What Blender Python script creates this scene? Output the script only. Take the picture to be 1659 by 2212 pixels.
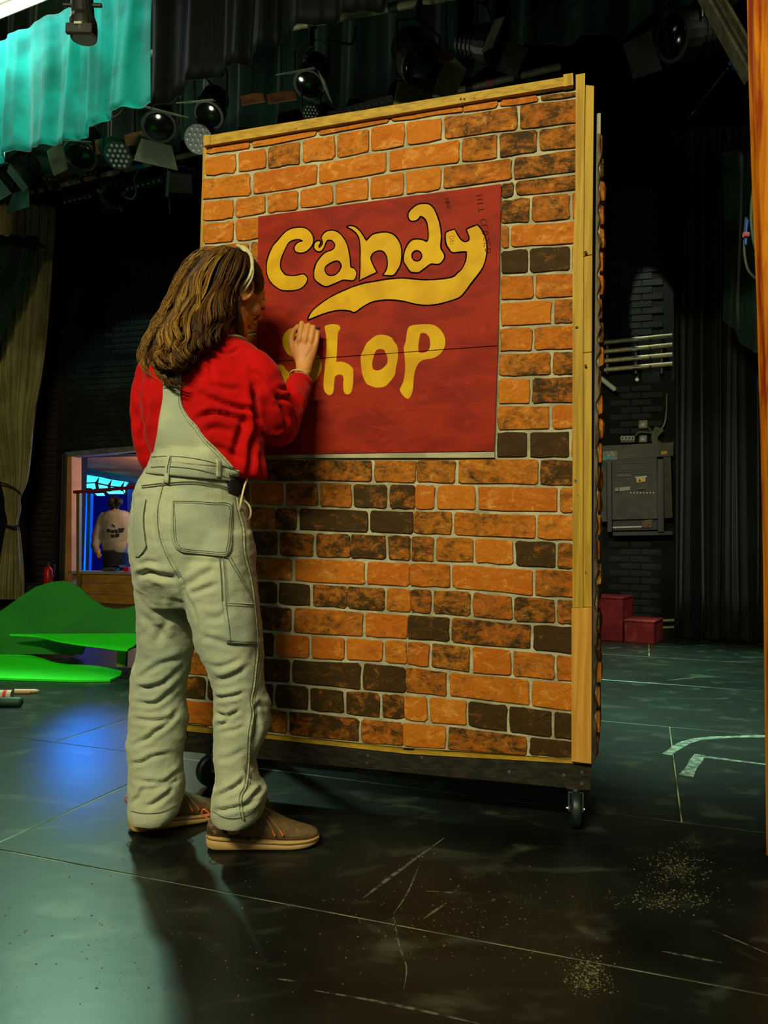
import bpy, bmesh, math, random
import numpy as np
from mathutils import Vector, Matrix, noise
from mathutils.geometry import tessellate_polygon
from mathutils.bvhtree import BVHTree
for _o in list(bpy.data.objects): bpy.data.objects.remove(_o)
SC = bpy.context.scene; COL = SC.collection
rnd = random.Random(7)
# ---------------------------------------------------------------- camera
IW, IH, FPX, HC = 1659.0, 2212.0, 1650.0, 0.85
PITCH, ROLL = math.atan(70/1650.0), 0.019
_f = Vector((0, math.cos(PITCH), math.sin(PITCH))); _u = Vector((0, -math.sin(PITCH), math.cos(PITCH))); _r = Vector((1, 0, 0))
CR = _r*math.cos(ROLL) + _u*math.sin(ROLL); CU = _u*math.cos(ROLL) - _r*math.sin(ROLL); CP = Vector((0, 0, HC))
cd = bpy.data.cameras.new('camera'); cam = bpy.data.objects.new('camera', cd); COL.objects.link(cam)
cd.sensor_fit = 'VERTICAL'; cd.sensor_height = 36; cd.lens = 36*FPX/IH; cd.clip_start = .05
mw = Matrix((( CR.x, CU.x, -_f.x, 0), (CR.y, CU.y, -_f.y, 0), (CR.z, CU.z, -_f.z, HC), (0, 0, 0, 1)))
cam.matrix_world = mw; SC.camera = cam
# ---------------------------------------------------------------- world, view, lights
SC.view_settings.view_transform = 'Standard'; SC.view_settings.look = 'None'
SC.view_settings.gamma = 1; SC.view_settings.use_curve_mapping = False; SC.view_settings.exposure = 0
w = bpy.data.worlds.new('world'); SC.world = w; w.use_nodes = True
w.node_tree.nodes['Background'].inputs[0].default_value = (.5, .62, .5, 1)
w.node_tree.nodes['Background'].inputs[1].default_value = .012
def light(kind, name, loc, tgt, power, col, size=.5, size_y=None, spot=None, blend=.3, shape='RECTANGLE'):
    l = bpy.data.lights.new(name, kind); o = bpy.data.objects.new(name, l); COL.objects.link(o)
    o.location = loc; l.energy = power; l.color = col
    o.rotation_euler = (Vector(tgt)-Vector(loc)).to_track_quat('-Z', 'Y').to_euler()
    if kind == 'AREA':
        l.shape = shape; l.size = size
        if size_y: l.size_y = size_y
    elif kind == 'SPOT':
        l.spot_size = math.radians(spot); l.spot_blend = blend; l.shadow_soft_size = size
    else: l.shadow_soft_size = size
    return o
light('AREA', 'house_light', (-1.7, -1.9, 3.9), (-.1, 2.5, 1.0), 295, (1, .93, .58), 2.2)          # warm auditorium light from behind left
light('POINT', 'auditorium_fill', (.8, -2.5, 2.6), (0, 0, 0), 38, (.9, 1, .75), .8)  # added fill with no seen source, lifts rigging and drapes
light('SPOT', 'border_fill', (-3.4, 1.2, 3.6), (-2.5, 5.0, 4.1), 60, (.7, 1, .9), .1, spot=30, blend=1)  # added unseen spot, brightens the teal border from the front
light('AREA', 'tube_glow', (-2.55, 4.45, 4.38), (-2.1, 4.75, 3.2), 17, (.9, 1, .95), 1.3, .06)
light('POINT', 'grid_fill', (-1.3, 4.5, 2.95), (0,0,0), 17, (.95, 1, .78), .12)  # added unseen point light, brightens the hanging stage lamps
light('SPOT', 'blue_pool_spot', (-3.85, 9.8, 2.45), (-1.13, 3.15, 0), 260, (.003, .18, 1), .12, spot=4.4, blend=1)  # added unseen spot, stands in for the blue reflection on the floor
light('SPOT', 'back_light', (-2.6, 6.4, 4.3), (-2.5, 2.0, 0), 1150, (.50, 1, .66), .18, spot=54, blend=.45)    # cold working light over the back of the stage
light('SPOT', 'side_light', (2.1, 6.9, 5.2), (2.2, 5.0, 0), 2600, (.50, 1, .66), .25, spot=46, blend=.7)
light('SPOT', 'wing_fill', (2.0, 3.4, 4.2), (2.3, 7.4, .2), 230, (1, .96, .8), .2, spot=46, blend=.7)  # added unseen spot, brightens the red steps and the cabinet
light('SPOT', 'wall_streak', (2.25, 7.7, 5.6), (2.95, 8.2, 3.3), 260, (.9, 1, .8), .02, spot=15, blend=.25)
light('SPOT', 'wall_patch', (-1.2, 7.6, 4.5), (-3.35, 10.1, 3.45), 260, (.6, 1, .85), .05, spot=15, blend=.5)

# ---------------------------------------------------------------- geometry of the picture -> places in the room
def rayd(px, py):
    x = (px-IW/2)/FPX; y = -(py-IH/2)/FPX
    return (_f + CR*x + CU*y)
def at(px, py, Y):                        # the point seen at a pixel, at a real distance Y into the room
    d = rayd(px, py); return CP + d*(Y/d.y)
def onfloor(px, py, z=0.0):
    d = rayd(px, py); return CP + d*((z-HC)/d.z)
def onplane(px, py, p0, n):
    d = rayd(px, py); return CP + d*((p0-CP).dot(n)/d.dot(n))
def toP(p):
    q = Vector(p)-CP; z = q.dot(_f); return (IW/2 + FPX*q.dot(CR)/z, IH/2 - FPX*q.dot(CU)/z)
# ---------------------------------------------------------------- helpers
def tag(o, label=None, cat=None, group=None, kind=None):
    if label: o['label'] = label
    if cat: o['category'] = cat
    if group: o['group'] = group
    if kind: o['kind'] = kind
    return o
def empty(name, loc, label=None, cat=None, group=None):
    o = bpy.data.objects.new(name, None); COL.objects.link(o); o.location = loc; o.empty_display_size = .1
    return tag(o, label, cat, group)
def rootloc(p):
    while p.parent: p = p.parent
    return p.location.copy()
def mesh(name, vs, fs, mat, parent=None, smooth=False, origin=None):
    off = rootloc(parent) if parent else (Vector(origin) if origin is not None else Vector((0, 0, 0)))
    me = bpy.data.meshes.new(name)
    me.from_pydata([tuple(Vector(v)-off) for v in vs], [], fs)
    me.materials.append(mat)
    if smooth: me.polygons.foreach_set('use_smooth', [True]*len(me.polygons))
    me.update()
    o = bpy.data.objects.new(name, me); COL.objects.link(o)
    if parent: o.parent = parent
    else: o.location = off
    return o
class MB:
    def __init__(s): s.v = []; s.f = []
    def add(s, vs, fs):
        b = len(s.v); s.v += [Vector(v) for v in vs]; s.f += [tuple(i+b for i in f) for f in fs]; return s
    def box(s, c, sz, ex=(1,0,0), ey=(0,1,0), ez=(0,0,1)):
        c = Vector(c); ex = Vector(ex); ey = Vector(ey); ez = Vector(ez); a, b, d = [q/2 for q in sz]
        vs = [c+ex*(a*i)+ey*(b*j)+ez*(d*k) for i in (-1,1) for j in (-1,1) for k in (-1,1)]
        return s.add(vs, [(0,1,3,2),(4,6,7,5),(0,4,5,1),(2,3,7,6),(0,2,6,4),(1,5,7,3)])
    def bbox(s, c, sz, bev=.004, ex=(1,0,0), ey=(0,1,0), ez=(0,0,1)):       # box with chamfered edges
        c = Vector(c); E = [Vector(ex), Vector(ey), Vector(ez)]; h = [q/2 for q in sz]; bev = min(bev, min(h)*.6)
        bm = bmesh.new(); bmesh.ops.create_cube(bm, size=1)
        for v in bm.verts: v.co = Vector((v.co.x*sz[0], v.co.y*sz[1], v.co.z*sz[2]))
        bmesh.ops.bevel(bm, geom=bm.edges[:], offset=bev, segments=1, affect='EDGES')
        bm.verts.ensure_lookup_table()
        vs = [c+E[0]*v.co.x+E[1]*v.co.y+E[2]*v.co.z for v in bm.verts]; fs = [tuple(v.index for v in f.verts) for f in bm.faces]
        bm.free(); return s.add(vs, fs)
    def tube(s, pts, r, n=8, cap=True, up=None):
        pts = [Vector(p) for p in pts]; m = len(pts); R = r if isinstance(r, list) else [r]*m
        b = len(s.v); prev = None
        for i, p in enumerate(pts):
            t = (pts[min(i+1, m-1)]-pts[max(i-1, 0)]).normalized()
            if prev is None:
                a = Vector(up) if up else (Vector((0,0,1)) if abs(t.z) < .9 else Vector((1,0,0)))
                e1 = t.cross(a).normalized()
            else:
                e1 = (prev - t*prev.dot(t)); e1 = e1.normalized() if e1.length > 1e-6 else t.orthogonal().normalized()
            prev = e1; e2 = t.cross(e1)
            rr = R[i]; ra, rb = rr if isinstance(rr, (tuple, list)) else (rr, rr)
            for k in range(n):
                th = 2*math.pi*k/n; s.v.append(p + e1*(ra*math.cos(th)) + e2*(rb*math.sin(th)))
        for i in range(m-1):
            for k in range(n):
                k2 = (k+1) % n; s.f.append((b+i*n+k, b+i*n+k2, b+(i+1)*n+k2, b+(i+1)*n+k))
        if cap:
            s.f.append(tuple(b+k for k in range(n))[::-1]); s.f.append(tuple(b+(m-1)*n+k for k in range(n)))
        return s
    def prism(s, poly, d0, d1):            # poly: list of points, extruded from +d0 to +d1 (vectors)
        n = len(poly); P = [Vector(p) for p in poly]; d0 = Vector(d0); d1 = Vector(d1)
        tris = tessellate_polygon([P])
        vs = [p+d0 for p in P]+[p+d1 for p in P]
        fs = [(a, b, c) for a, b, c in tris]+[(c+n, b+n, a+n) for a, b, c in tris]+[(i, (i+1) % n, n+(i+1) % n, n+i) for i in range(n)]
        return s.add(vs, fs)
    def ball(s, c, r, n=12, m=8, e=(Vector((1,0,0)), Vector((0,1,0)), Vector((0,0,1)))):
        c = Vector(c); rr = r if isinstance(r, (tuple, list)) else (r, r, r); b = len(s.v)
        s.v.append(c+e[2]*rr[2])
        for j in range(1, m):
            ph = math.pi*j/m
            for k in range(n):
                th = 2*math.pi*k/n
                s.v.append(c+e[0]*(rr[0]*math.sin(ph)*math.cos(th))+e[1]*(rr[1]*math.sin(ph)*math.sin(th))+e[2]*(rr[2]*math.cos(ph)))
        s.v.append(c-e[2]*rr[2]); L = len(s.v)-1
        for k in range(n):
            s.f.append((b, b+1+k, b+1+(k+1) % n)); s.f.append((L, L-n+(k+1) % n, L-n+k))
        for j in range(m-2):
            for k in range(n):
                s.f.append((b+1+j*n+k, b+1+(j+1)*n+k, b+1+(j+1)*n+(k+1) % n, b+1+j*n+(k+1) % n))
        return s
    def build(s, name, mat, parent=None, smooth=False, origin=None): return mesh(name, s.v, s.f, mat, parent, smooth, origin)
def smooth_path(pts, k=4, closed=False):
    P = [Vector(p) for p in pts]; n = len(P); out = []
    rng = range(n if closed else n-1)
    for i in rng:
        g = (lambda j: P[j % n]) if closed else (lambda j: P[max(0, min(n-1, j))])
        p0, p1, p2, p3 = g(i-1), g(i), g(i+1), g(i+2)
        for q in range(k):
            t = q/k; out.append(.5*((2*p1)+(p2-p0)*t+(2*p0-5*p1+4*p2-p3)*t*t+(3*p1-p0-3*p2+p3)*t**3))
    if not closed: out.append(P[-1])
    return out
def sl(c): return tuple(((x/255.0)/12.92 if x/255.0 <= .04045 else ((x/255.0+.055)/1.055)**2.4) for x in c)+(1,)
def NT(m):
    m.use_nodes = True; nt = m.node_tree; return nt, nt.nodes['Principled BSDF']
def M(name, c1, c2=None, scale=8, rough=.7, bump=0, bscale=60, metal=0, spec=.5, detail=4, dist=.2, stretch=(1,1,1), lo=.35, hi=.65, emit=None, estr=0, sheen=0, c3=None, lo3=.6, hi3=.75, s3=3):
    m = bpy.data.materials.new(name); nt, b = NT(m); N = nt.nodes; L = nt.links
    b.inputs['Roughness'].default_value = rough; b.inputs['Metallic'].default_value = metal; b.inputs['Specular IOR Level'].default_value = spec
    b.inputs['Base Color'].default_value = sl(c1)
    if sheen: b.inputs['Sheen Weight'].default_value = sheen
    tc = N.new('ShaderNodeTexCoord'); mp = N.new('ShaderNodeMapping'); L.new(tc.outputs['Object'], mp.inputs[0]); mp.inputs['Scale'].default_value = stretch
    col = None
    def mask(sc, l, h, off):
        mm = N.new('ShaderNodeMapping'); mm.inputs['Location'].default_value = (off, off*2, 0); L.new(mp.outputs[0], mm.inputs[0])
        n = N.new('ShaderNodeTexNoise'); n.inputs['Scale'].default_value = sc; n.inputs['Detail'].default_value = detail; n.inputs['Distortion'].default_value = dist; L.new(mm.outputs[0], n.inputs['Vector'])
        r = N.new('ShaderNodeMapRange'); r.inputs[1].default_value = l; r.inputs[2].default_value = h; r.interpolation_type = 'SMOOTHSTEP'; L.new(n.outputs[0], r.inputs[0]); return r.outputs[0]
    def mix(fac, a, c):
        x = N.new('ShaderNodeMix'); x.data_type = 'RGBA'; L.new(fac, x.inputs[0])
        if isinstance(a, tuple): x.inputs[6].default_value = a
        else: L.new(a, x.inputs[6])
        x.inputs[7].default_value = c; return x.outputs[2]
    if c2:
        col = mix(mask(scale, lo, hi, 0), sl(c1), sl(c2))
        if c3: col = mix(mask(s3, lo3, hi3, 5.3), col, sl(c3))
        L.new(col, b.inputs['Base Color'])
    if bump:
        n = N.new('ShaderNodeTexNoise'); n.inputs['Scale'].default_value = bscale; n.inputs['Detail'].default_value = 5; L.new(mp.outputs[0], n.inputs['Vector'])
        bp = N.new('ShaderNodeBump'); bp.inputs['Strength'].default_value = bump; bp.inputs['Distance'].default_value = .01; L.new(n.outputs[0], bp.inputs['Height']); L.new(bp.outputs[0], b.inputs['Normal'])
    if emit:
        b.inputs['Emission Color'].default_value = sl(emit); b.inputs['Emission Strength'].default_value = estr
    return m
def set_rot(o, e): o.rotation_euler = e
# ================================================================= SETTING: floor of hardboard sheets
m_floor = M('black_stage_paint', (25,30,24), (12,15,12), 1.6, .36, .035, 14, spec=.28, c3=(64,70,58), lo3=.52, hi3=.80, s3=5.3, stretch=(1,1.6,1), detail=9, dist=.6)
m_dust = M('dusty_joint', (150,158,120), (60,64,50), 5, .9)
EX, EN = Vector((.9455,-.3256,0)), Vector((.3256,.9455,0))
floor = MB().box((1.0, 5.5, -.0515), (24, 22, .1)).build('floor', m_dust); tag(floor, kind='structure')
rows = [-2.4,-1.1,.34,1.668,2.605,3.96,5.2,6.45,7.7,8.95,10.2,11.4]
for i in range(len(rows)-1):
    off = {3: -1.70}.get(i, rnd.uniform(-1.5, 1.5)); t = off-2.44*4
    while t < 8:
        a, b = t+.0025, t+2.4375; c0, c1 = rows[i]+.0022, rows[i+1]-.0022; h = .0026
        if (EX*((a+b)/2)+EN*((c0+c1)/2)).y > -2.5:
            q = [EX*a+EN*c0, EX*b+EN*c0, EX*b+EN*c1, EX*a+EN*c1]
            vs = [Vector((p.x, p.y, -.0098)) for p in q]; cc = sum(q, Vector())/4
            vs2 = [Vector((p.x, p.y, -h*.4)) for p in q]
            vs3 = [Vector((p.x, p.y, 0))+(cc-p).normalized()*.004 for p in q]
            mesh('sheet', vs+vs2+vs3, [(8,9,10,11)]+[(k,(k+1)%4,4+(k+1)%4,4+k) for k in range(4)]+[(4+k,4+(k+1)%4,8+(k+1)%4,8+k) for k in range(4)], m_floor, floor)
        t += 2.44
# scuffs, dust heaps, old tape on the floor
m_tape = M('worn_tape', (150,160,140), (60,70,62), 30, .6); m_mark = M('chalk_scuff', (92,94,74), (24,26,22), 40, .9, lo=.45, hi=.6)
def floorstrip(name, pts, wpx, mat, label, cat, group=None, h=.0006):
    group = {'floor_tape':'pale tape strips on the floor', 'scuff_mark':'pale scuffs on the stage floor'}[name]
    W = [onfloor(*p) for p in pts]; S = smooth_path(W, 4) if len(W) > 2 else [W[0].lerp(W[1], k/8) for k in range(9)]
    vs = []; n = len(S)
    for i, p in enumerate(S):
        t = (S[min(i+1,n-1)]-S[max(i-1,0)]).normalized(); s = Vector((-t.y, t.x, 0))*(wpx/2)*(.8+.4*noise.noise(p*9))
        if name == 'scuff_mark': s *= max(.15, math.sin(math.pi*(i+.3)/(n-.4)))
        vs += [p+s, p-s, p+s+Vector((0,0,h)), p-s+Vector((0,0,h))]
    fs = []
    for i in range(n-1):
        a = i*4; fs += [(a+2,a+3,a+7,a+6), (a,a+2,a+6,a+4), (a+1,a+5,a+7,a+3)]
    fs += [(0,1,3,2), (4*n-4,4*n-2,4*n-1,4*n-3)]
    o = mesh(name, vs, fs, mat, None, origin=W[0]); tag(o, label, cat, group); return o
floorstrip('floor_tape', [(1440,1630),(1505,1597),(1659,1590)], .045, m_tape, 'pale tape strip bending across the floor at the right edge', 'tape')
floorstrip('floor_tape', [(1500,1632),(1659,1652)], .03, m_tape, 'straight pale tape strip running right from the crossed tape marks', 'tape')
floorstrip('floor_tape', [(1512,1630),(1482,1676)], .05, m_tape, 'short thick grey tape stub pointing towards the camera', 'tape')
sc_ = [([(850,1975),(862,2040),(878,2090),(872,2137)], 'wavy pale scratch running towards the camera from the long floor joint', .005),
 ([(785,1940),(850,1890),(960,1810)], 'long straight scuff running up towards the castor', .012),
 ([(850,1975),(880,1930),(905,1870)], 'thin scuff rising from the long floor joint', .006),
 ([(680,2140),(850,2170),(1045,2214)], 'long worn scuff line at the bottom of the picture', .008),
 ([(600,2115),(640,2120)], 'short pale scuff in the lower middle of the floor', .008),
 ([(1430,2055),(1560,2080)], 'pale smear lying above the long joint at lower right', .012),
 ([(1540,2010),(1600,2035),(1659,2060)], 'slanting scuff at the right edge of the floor', .006),
 ([(920,1925),(1010,1930)], 'faint flat scuff in the dark middle of the floor', .006),
 ([(915,1985),(965,1950)], 'short slanting scuff right of the wavy scratch', .008),
 ([(1440,1470),(1520,1462)], 'pale scuff on the lit floor before the black drape', .02)]
for p, l, w_ in sc_: floorstrip('scuff_mark', p, w_, m_mark, l, 'scuff')
m_saw = M('sawdust', (112,104,66), (58,54,34), 60, .95)
def dustheap(cx, cy, sx, sy, n, label, seed):
    r = random.Random(seed); mb = MB(); o = onfloor(cx, cy)
    for i in range(n):
        px = r.gauss(cx, sx); py = r.gauss(cy, sy)
        if py > 2250 or py < 1500: continue
        p = onfloor(px, py); s = r.choice([.0012,.0018,.0018,.003]); a = r.uniform(0, 3)
        q = [p+Vector((math.cos(a+k*2.1)*s*r.uniform(.6,1.5), math.sin(a+k*2.1)*s*r.uniform(.6,1.5), .0002)) for k in range(3)]
        mb.add(q+[p+Vector((0,0,s*.8))], [(0,1,3),(1,2,3),(2,0,3),(0,2,1)])
    x = mb.build('sawdust', m_saw, None, origin=o); tag(x, label, 'dust', kind='stuff')
dustheap(1465,1872,38,22,420,'sawdust scattered on the floor right of the castor',1)
dustheap(1440,1945,60,14,300,'band of sawdust on the dark floor at the right',2)
dustheap(1270,2105,25,22,420,'pale patch of dust and chips at lower right',3)
dustheap(980,1985,150,60,300,'loose specks strewn over the dark floor in front of the flat',4)
dustheap(250,2010,240,100,160,'loose specks strewn over the grey floor at lower left',5)

# ================================================================= SETTING: walls
WN = Vector((.306,1,0)).normalized(); WE = Vector((1,-.306,0)).normalized(); W0 = Vector((0,9.17,0))
def onwall(px, py, d=0.0): return onplane(px, py, W0-WN*d, WN)
def wsz(p): return (p-W0).dot(WE), p.z
def wp(s, z, d=0.0): return W0+WE*s+Vector((0,0,z))-WN*d         # d: towards the camera
m_wall = M('black_painted_wall', (22,26,20), (12,14,11), 2, .8, .3, 25, spec=.2)
m_wallb = M('black_painted_brick', (34,40,32), (18,21,17), 3, .72, .3, 60, spec=.3)
m_pier = M('soot_red_brick', (62,36,20), (22,14,9), 5, .85, .5, 50, c3=(120,92,60), lo3=.60, hi3=.72, s3=9)
sL, zt = wsz(onwall(158, 985)); sR = wsz(onwall(400, 985))[0]; zT = 2.0; zB = -.6
SA, SB = -9.0, 7.0
mb = MB()
def wbox(mb, s0, s1, z0, z1, d0, d1): mb.box(wp((s0+s1)/2, (z0+z1)/2, (d0+d1)/2), (s1-s0, d1-d0, z1-z0), WE, WN, (0,0,1))
wbox(mb, SA, sL, -.1, 9, -.3, 0); wbox(mb, sR, SB, -.1, 9, -.3, 0); wbox(mb, sL, sR, zT, 9, -.3, 0)
wall = mb.build('wall_back', m_wall); tag(wall, kind='structure')
# individual bricks where the light catches the wall; shared mesh
def brick_mesh(name, l, h, d, mat):
    mb = MB(); mb.bbox((0,0,0), (l, d, h), .004, WE, WN, (0,0,1)); me = bpy.data.meshes.new(name); me.from_pydata([tuple(v) for v in mb.v], [], mb.f); me.materials.append(mat); return me
bl, bh = .225, .078
me_b = brick_mesh('wall_brick', bl-.012, bh-.012, .016, m_wallb); me_h = brick_mesh('wall_half_brick', bl/2-.012, bh-.012, .016, m_wallb)
def courses(s0, s1, z0, z1, first, me, skip=None):
    for r_ in range(int(z0/bh), int(z1/bh)):
        o_ = (r_ % 2)*bl/2; k0 = int((s0-o_)/bl)
        for k in range(k0, int((s1-o_)/bl)):
            s = o_+(k+.5)*bl
            if s-bl/2 < s0 or s+bl/2 > s1: continue
            b = bpy.data.objects.new('brick', me); COL.objects.link(b); b.parent = wall
            b.location = wp(s+rnd.uniform(-.003,.003), (r_+.5)*bh, .0+rnd.uniform(-.002,.004))
b0 = wsz(onwall(222, 600))[0]; b1 = wsz(onwall(432, 600))[0]
courses(b0, b1, wsz(onwall(300,760))[1], wsz(onwall(300,560))[1], 0, me_b)
c0 = wsz(onwall(1305, 600))[0]; c1 = wsz(onwall(1450, 600))[0]
courses(c0, c1, wsz(onwall(1380,930))[1], wsz(onwall(1380,820))[1], 0, me_b)
courses(c0, c1, .02, wsz(onwall(1380,1160))[1], 0, me_b)
# the rest of the brick courses as one mesh
mb = MB()
def fill(s0, s1, z0, z1):
    for r_ in range(int(z0/bh), int(z1/bh)):
        o_ = (r_ % 2)*bl/2
        for k in range(int((s0-o_)/bl), int((s1-o_)/bl)):
            s = o_+(k+.5)*bl
            if s-bl/2 < s0 or s+bl/2 > s1: continue
            mb.box(wp(s, (r_+.5)*bh, .002), (bl-.012, .014, bh-.012), WE, WN, (0,0,1))
fill(b0-.6, b1, wsz(onwall(300,560))[1], 4.6); fill(b0-.6, b1, 2.1, wsz(onwall(300,765))[1]); fill(c0, c1, wsz(onwall(1380,720))[1], 4.9)
tag(mb.build('brick_courses', m_wallb, wall), kind='stuff')
# reddish pier beside the hatch
pier = tag(MB().add([], []).box(wp(sL-.42, 2.2, .10), (.62, .2, 4.6), WE, WN, (0,0,1)).build('wall_pier', M('pier_mortar', (20,15,11), (36,30,22), 8, .9)), kind='structure')
me_p = brick_mesh('pier_brick', .2, .068, .03, m_pier); me_p2 = brick_mesh('pier_half_brick', .095, .068, .03, m_pier)
pf = sL-.42-.31
for r_ in range(0, 58):
    z = .04+r_*.078; x = pf+.005
    seq = [me_p, me_p, me_p] if r_ % 2 == 0 else [me_p2, me_p, me_p, me_p2]
    for me in seq:
        L_ = .2 if me is me_p else .095
        b = bpy.data.objects.new('brick', me); COL.objects.link(b); b.parent = pier; b.location = wp(x+L_/2, z, .205+rnd.uniform(-.004,.006)); x += L_+.01
# room shell beyond view
wl = tag(MB().box((-7.5, 4, 3), (.2, 16, 10)).build('wall_left', m_wall), kind='structure')
wr = tag(MB().box((5.6, 4, 3), (.2, 16, 10)).build('wall_right', m_wall), kind='structure')
ce = tag(MB().box((-.9, 5, 8.6), (14, 18, .2)).build('ceiling', m_wall), kind='structure')

# ================================================================= SCENERY FLAT ON CASTORS
FA, FB = Vector((-.722,2.69,0)), Vector((.630,2.325,0))
FU = (FB-FA).normalized(); FN = Vector((FU.y, -FU.x, 0))         # FN: out of the face, towards the camera
FBK = -FN
def fp(px, py, d=0.0): return onplane(px, py, FA+FN*d, FN)
def uz(p): return (p-FA).dot(FU), p.z
def fq(u, z, d=0.0): return FA+FU*u+Vector((0,0,z))+FN*d
FW = (FB-FA).length
flat = empty('scenery_flat', FA.lerp(FB, .5)+FBK*.25, 'tall brick faced scenery flat on castors with a red painted shop sign', 'scenery flat')
def wood(name, c1, c2, st=(1,1,14)):
    m = bpy.data.materials.new(name); nt, b = NT(m); N = nt.nodes; L = nt.links; b.inputs['Roughness'].default_value = .6; b.inputs['Specular IOR Level'].default_value = .25
    tc = N.new('ShaderNodeTexCoord'); mp = N.new('ShaderNodeMapping'); mp.inputs['Scale'].default_value = st; L.new(tc.outputs['Object'], mp.inputs[0])
    n = N.new('ShaderNodeTexNoise'); n.inputs['Scale'].default_value = 6; n.inputs['Detail'].default_value = 6; n.inputs['Distortion'].default_value = .6; L.new(mp.outputs[0], n.inputs[0])
    x = N.new('ShaderNodeMix'); x.data_type = 'RGBA'; x.inputs[6].default_value = sl(c1); x.inputs[7].default_value = sl(c2)
    r = N.new('ShaderNodeMapRange'); r.inputs[1].default_value = .42; r.inputs[2].default_value = .62; L.new(n.outputs[0], r.inputs[0]); L.new(r.outputs[0], x.inputs[0]); L.new(x.outputs[2], b.inputs['Base Color'])
    bp = N.new('ShaderNodeBump'); bp.inputs['Strength'].default_value = .15; bp.inputs['Distance'].default_value = .005; L.new(n.outputs[0], bp.inputs['Height']); L.new(bp.outputs[0], b.inputs['Normal']); return m
m_pinev = wood('pine_batten', (186,150,44), (160,122,28), (14,14,.6)); m_pineh = wood('pine_batten_across', (182,146,40), (156,120,26), (.6,14,14))
m_pine2 = wood('fresh_pine', (206,152,64), (186,132,46), (14,14,.6)); m_blackwood = wood('black_painted_timber', (26,25,18), (46,42,28), (.8,14,14))
m_mortar = M('mortar', (182,178,146), (150,144,114), 14, .9, .5, 90)
# brick material: orange with dark patches steered by each brick's own tone
def brick_mat():
    m = bpy.data.materials.new('brick_paper'); nt, b = NT(m); N = nt.nodes; L = nt.links
    b.inputs['Roughness'].default_value = .6; b.inputs['Specular IOR Level'].default_value = .12
    tc = N.new('ShaderNodeTexCoord'); at_ = N.new('ShaderNodeAttribute'); at_.attribute_type = 'OBJECT'; at_.attribute_name = 'tone'
    oi = N.new('ShaderNodeObjectInfo')
    def nz(sc, det, dis, off=0, rough=.6):
        mp = N.new('ShaderNodeMapping'); mp.inputs['Location'].default_value = (off, off, off); L.new(tc.outputs['Object'], mp.inputs[0])
        mp.inputs['Scale'].default_value = (1, 1, 1.5)
        n = N.new('ShaderNodeTexNoise'); n.inputs['Scale'].default_value = sc; n.inputs['Detail'].default_value = det; n.inputs['Distortion'].default_value = dis; n.inputs['Roughness'].default_value = rough; L.new(mp.outputs[0], n.inputs[0]); return n.outputs[0]
    def mr(v, a, c):
        r = N.new('ShaderNodeMapRange'); r.inputs[1].default_value = a; r.inputs[2].default_value = c; L.new(v, r.inputs[0]); return r.outputs[0]
    def mth(op, a, c):
        x = N.new('ShaderNodeMath'); x.operation = op
        for i, q in enumerate((a, c)):
            if isinstance(q, (int, float)): x.inputs[i].default_value = q
            else: L.new(q, x.inputs[i])
        return x.outputs[0]
    def mix(f, a, c):
        x = N.new('ShaderNodeMix'); x.data_type = 'RGBA'; L.new(f, x.inputs[0])
        for i, q in ((6, a), (7, c)):
            if isinstance(q, tuple): x.inputs[i].default_value = q
            else: L.new(q, x.inputs[i])
        return x.outputs[2]
    base = mix(oi.outputs['Random'], sl((196,116,24)), sl((184,98,18)))
    pale = mr(nz(17, 9, .8, 3, .8), .52, .68)
    c = mix(pale, base, sl((222,160,74)))
    deep = mr(nz(14, 6, .5, 11, .7), .56, .75); c = mix(deep, c, sl((160,74,16)))
    vein = nz(20, 8, 1.6, 7, .75)                                  # fine dark cracks
    v2 = mth('ABSOLUTE', mth('SUBTRACT', vein, .5), 0); v3 = mr(v2, .020, .0)
    patch = mth('ADD', mth('MULTIPLY', nz(19, 10, .35, 1, .82), 1.0), mth('MULTIPLY', mth('SUBTRACT', at_.outputs['Fac'], .5), .40))
    dk = mr(patch, .565, .65)
    olive = mr(patch, .44, .60)
    c = mix(mth('MULTIPLY', olive, .82), c, sl((100,66,22)))
    c = mix(mth('MULTIPLY', dk, .93), c, sl((52,40,14)))
    c = mix(mth('MULTIPLY', v3, mth('ADD', .25, mth('MULTIPLY', at_.outputs['Fac'], .6))), c, sl((62,34,12)))
    L.new(c, b.inputs['Base Color'])
    bp = N.new('ShaderNodeBump'); bp.inputs['Strength'].default_value = .6; bp.inputs['Distance'].default_value = .007; L.new(nz(16, 7, 1.8, 2, .7), bp.inputs['Height']); L.new(bp.outputs[0], b.inputs['Normal'])
    return m
m_brick = brick_mat()
# backing board: outline follows the picture's edge
LE = [(446,318),(441,384),(437,436),(441,482),(437,540),(430,640),(424,760),(416,900),(410,1040),(405,1180),(400,1300),(396,1400),(393,1480),(390,1562)]
RE = [(1240,1640),(1238,1040),(1240,590),(1246,300),(1249,192)]
face_poly = [fp(x, y) for x, y in LE+[(573,1585),(880,1616)]+RE]
MB().prism(face_poly, FBK*.004, FBK*.018).build('face_board', m_mortar, flat)
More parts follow.
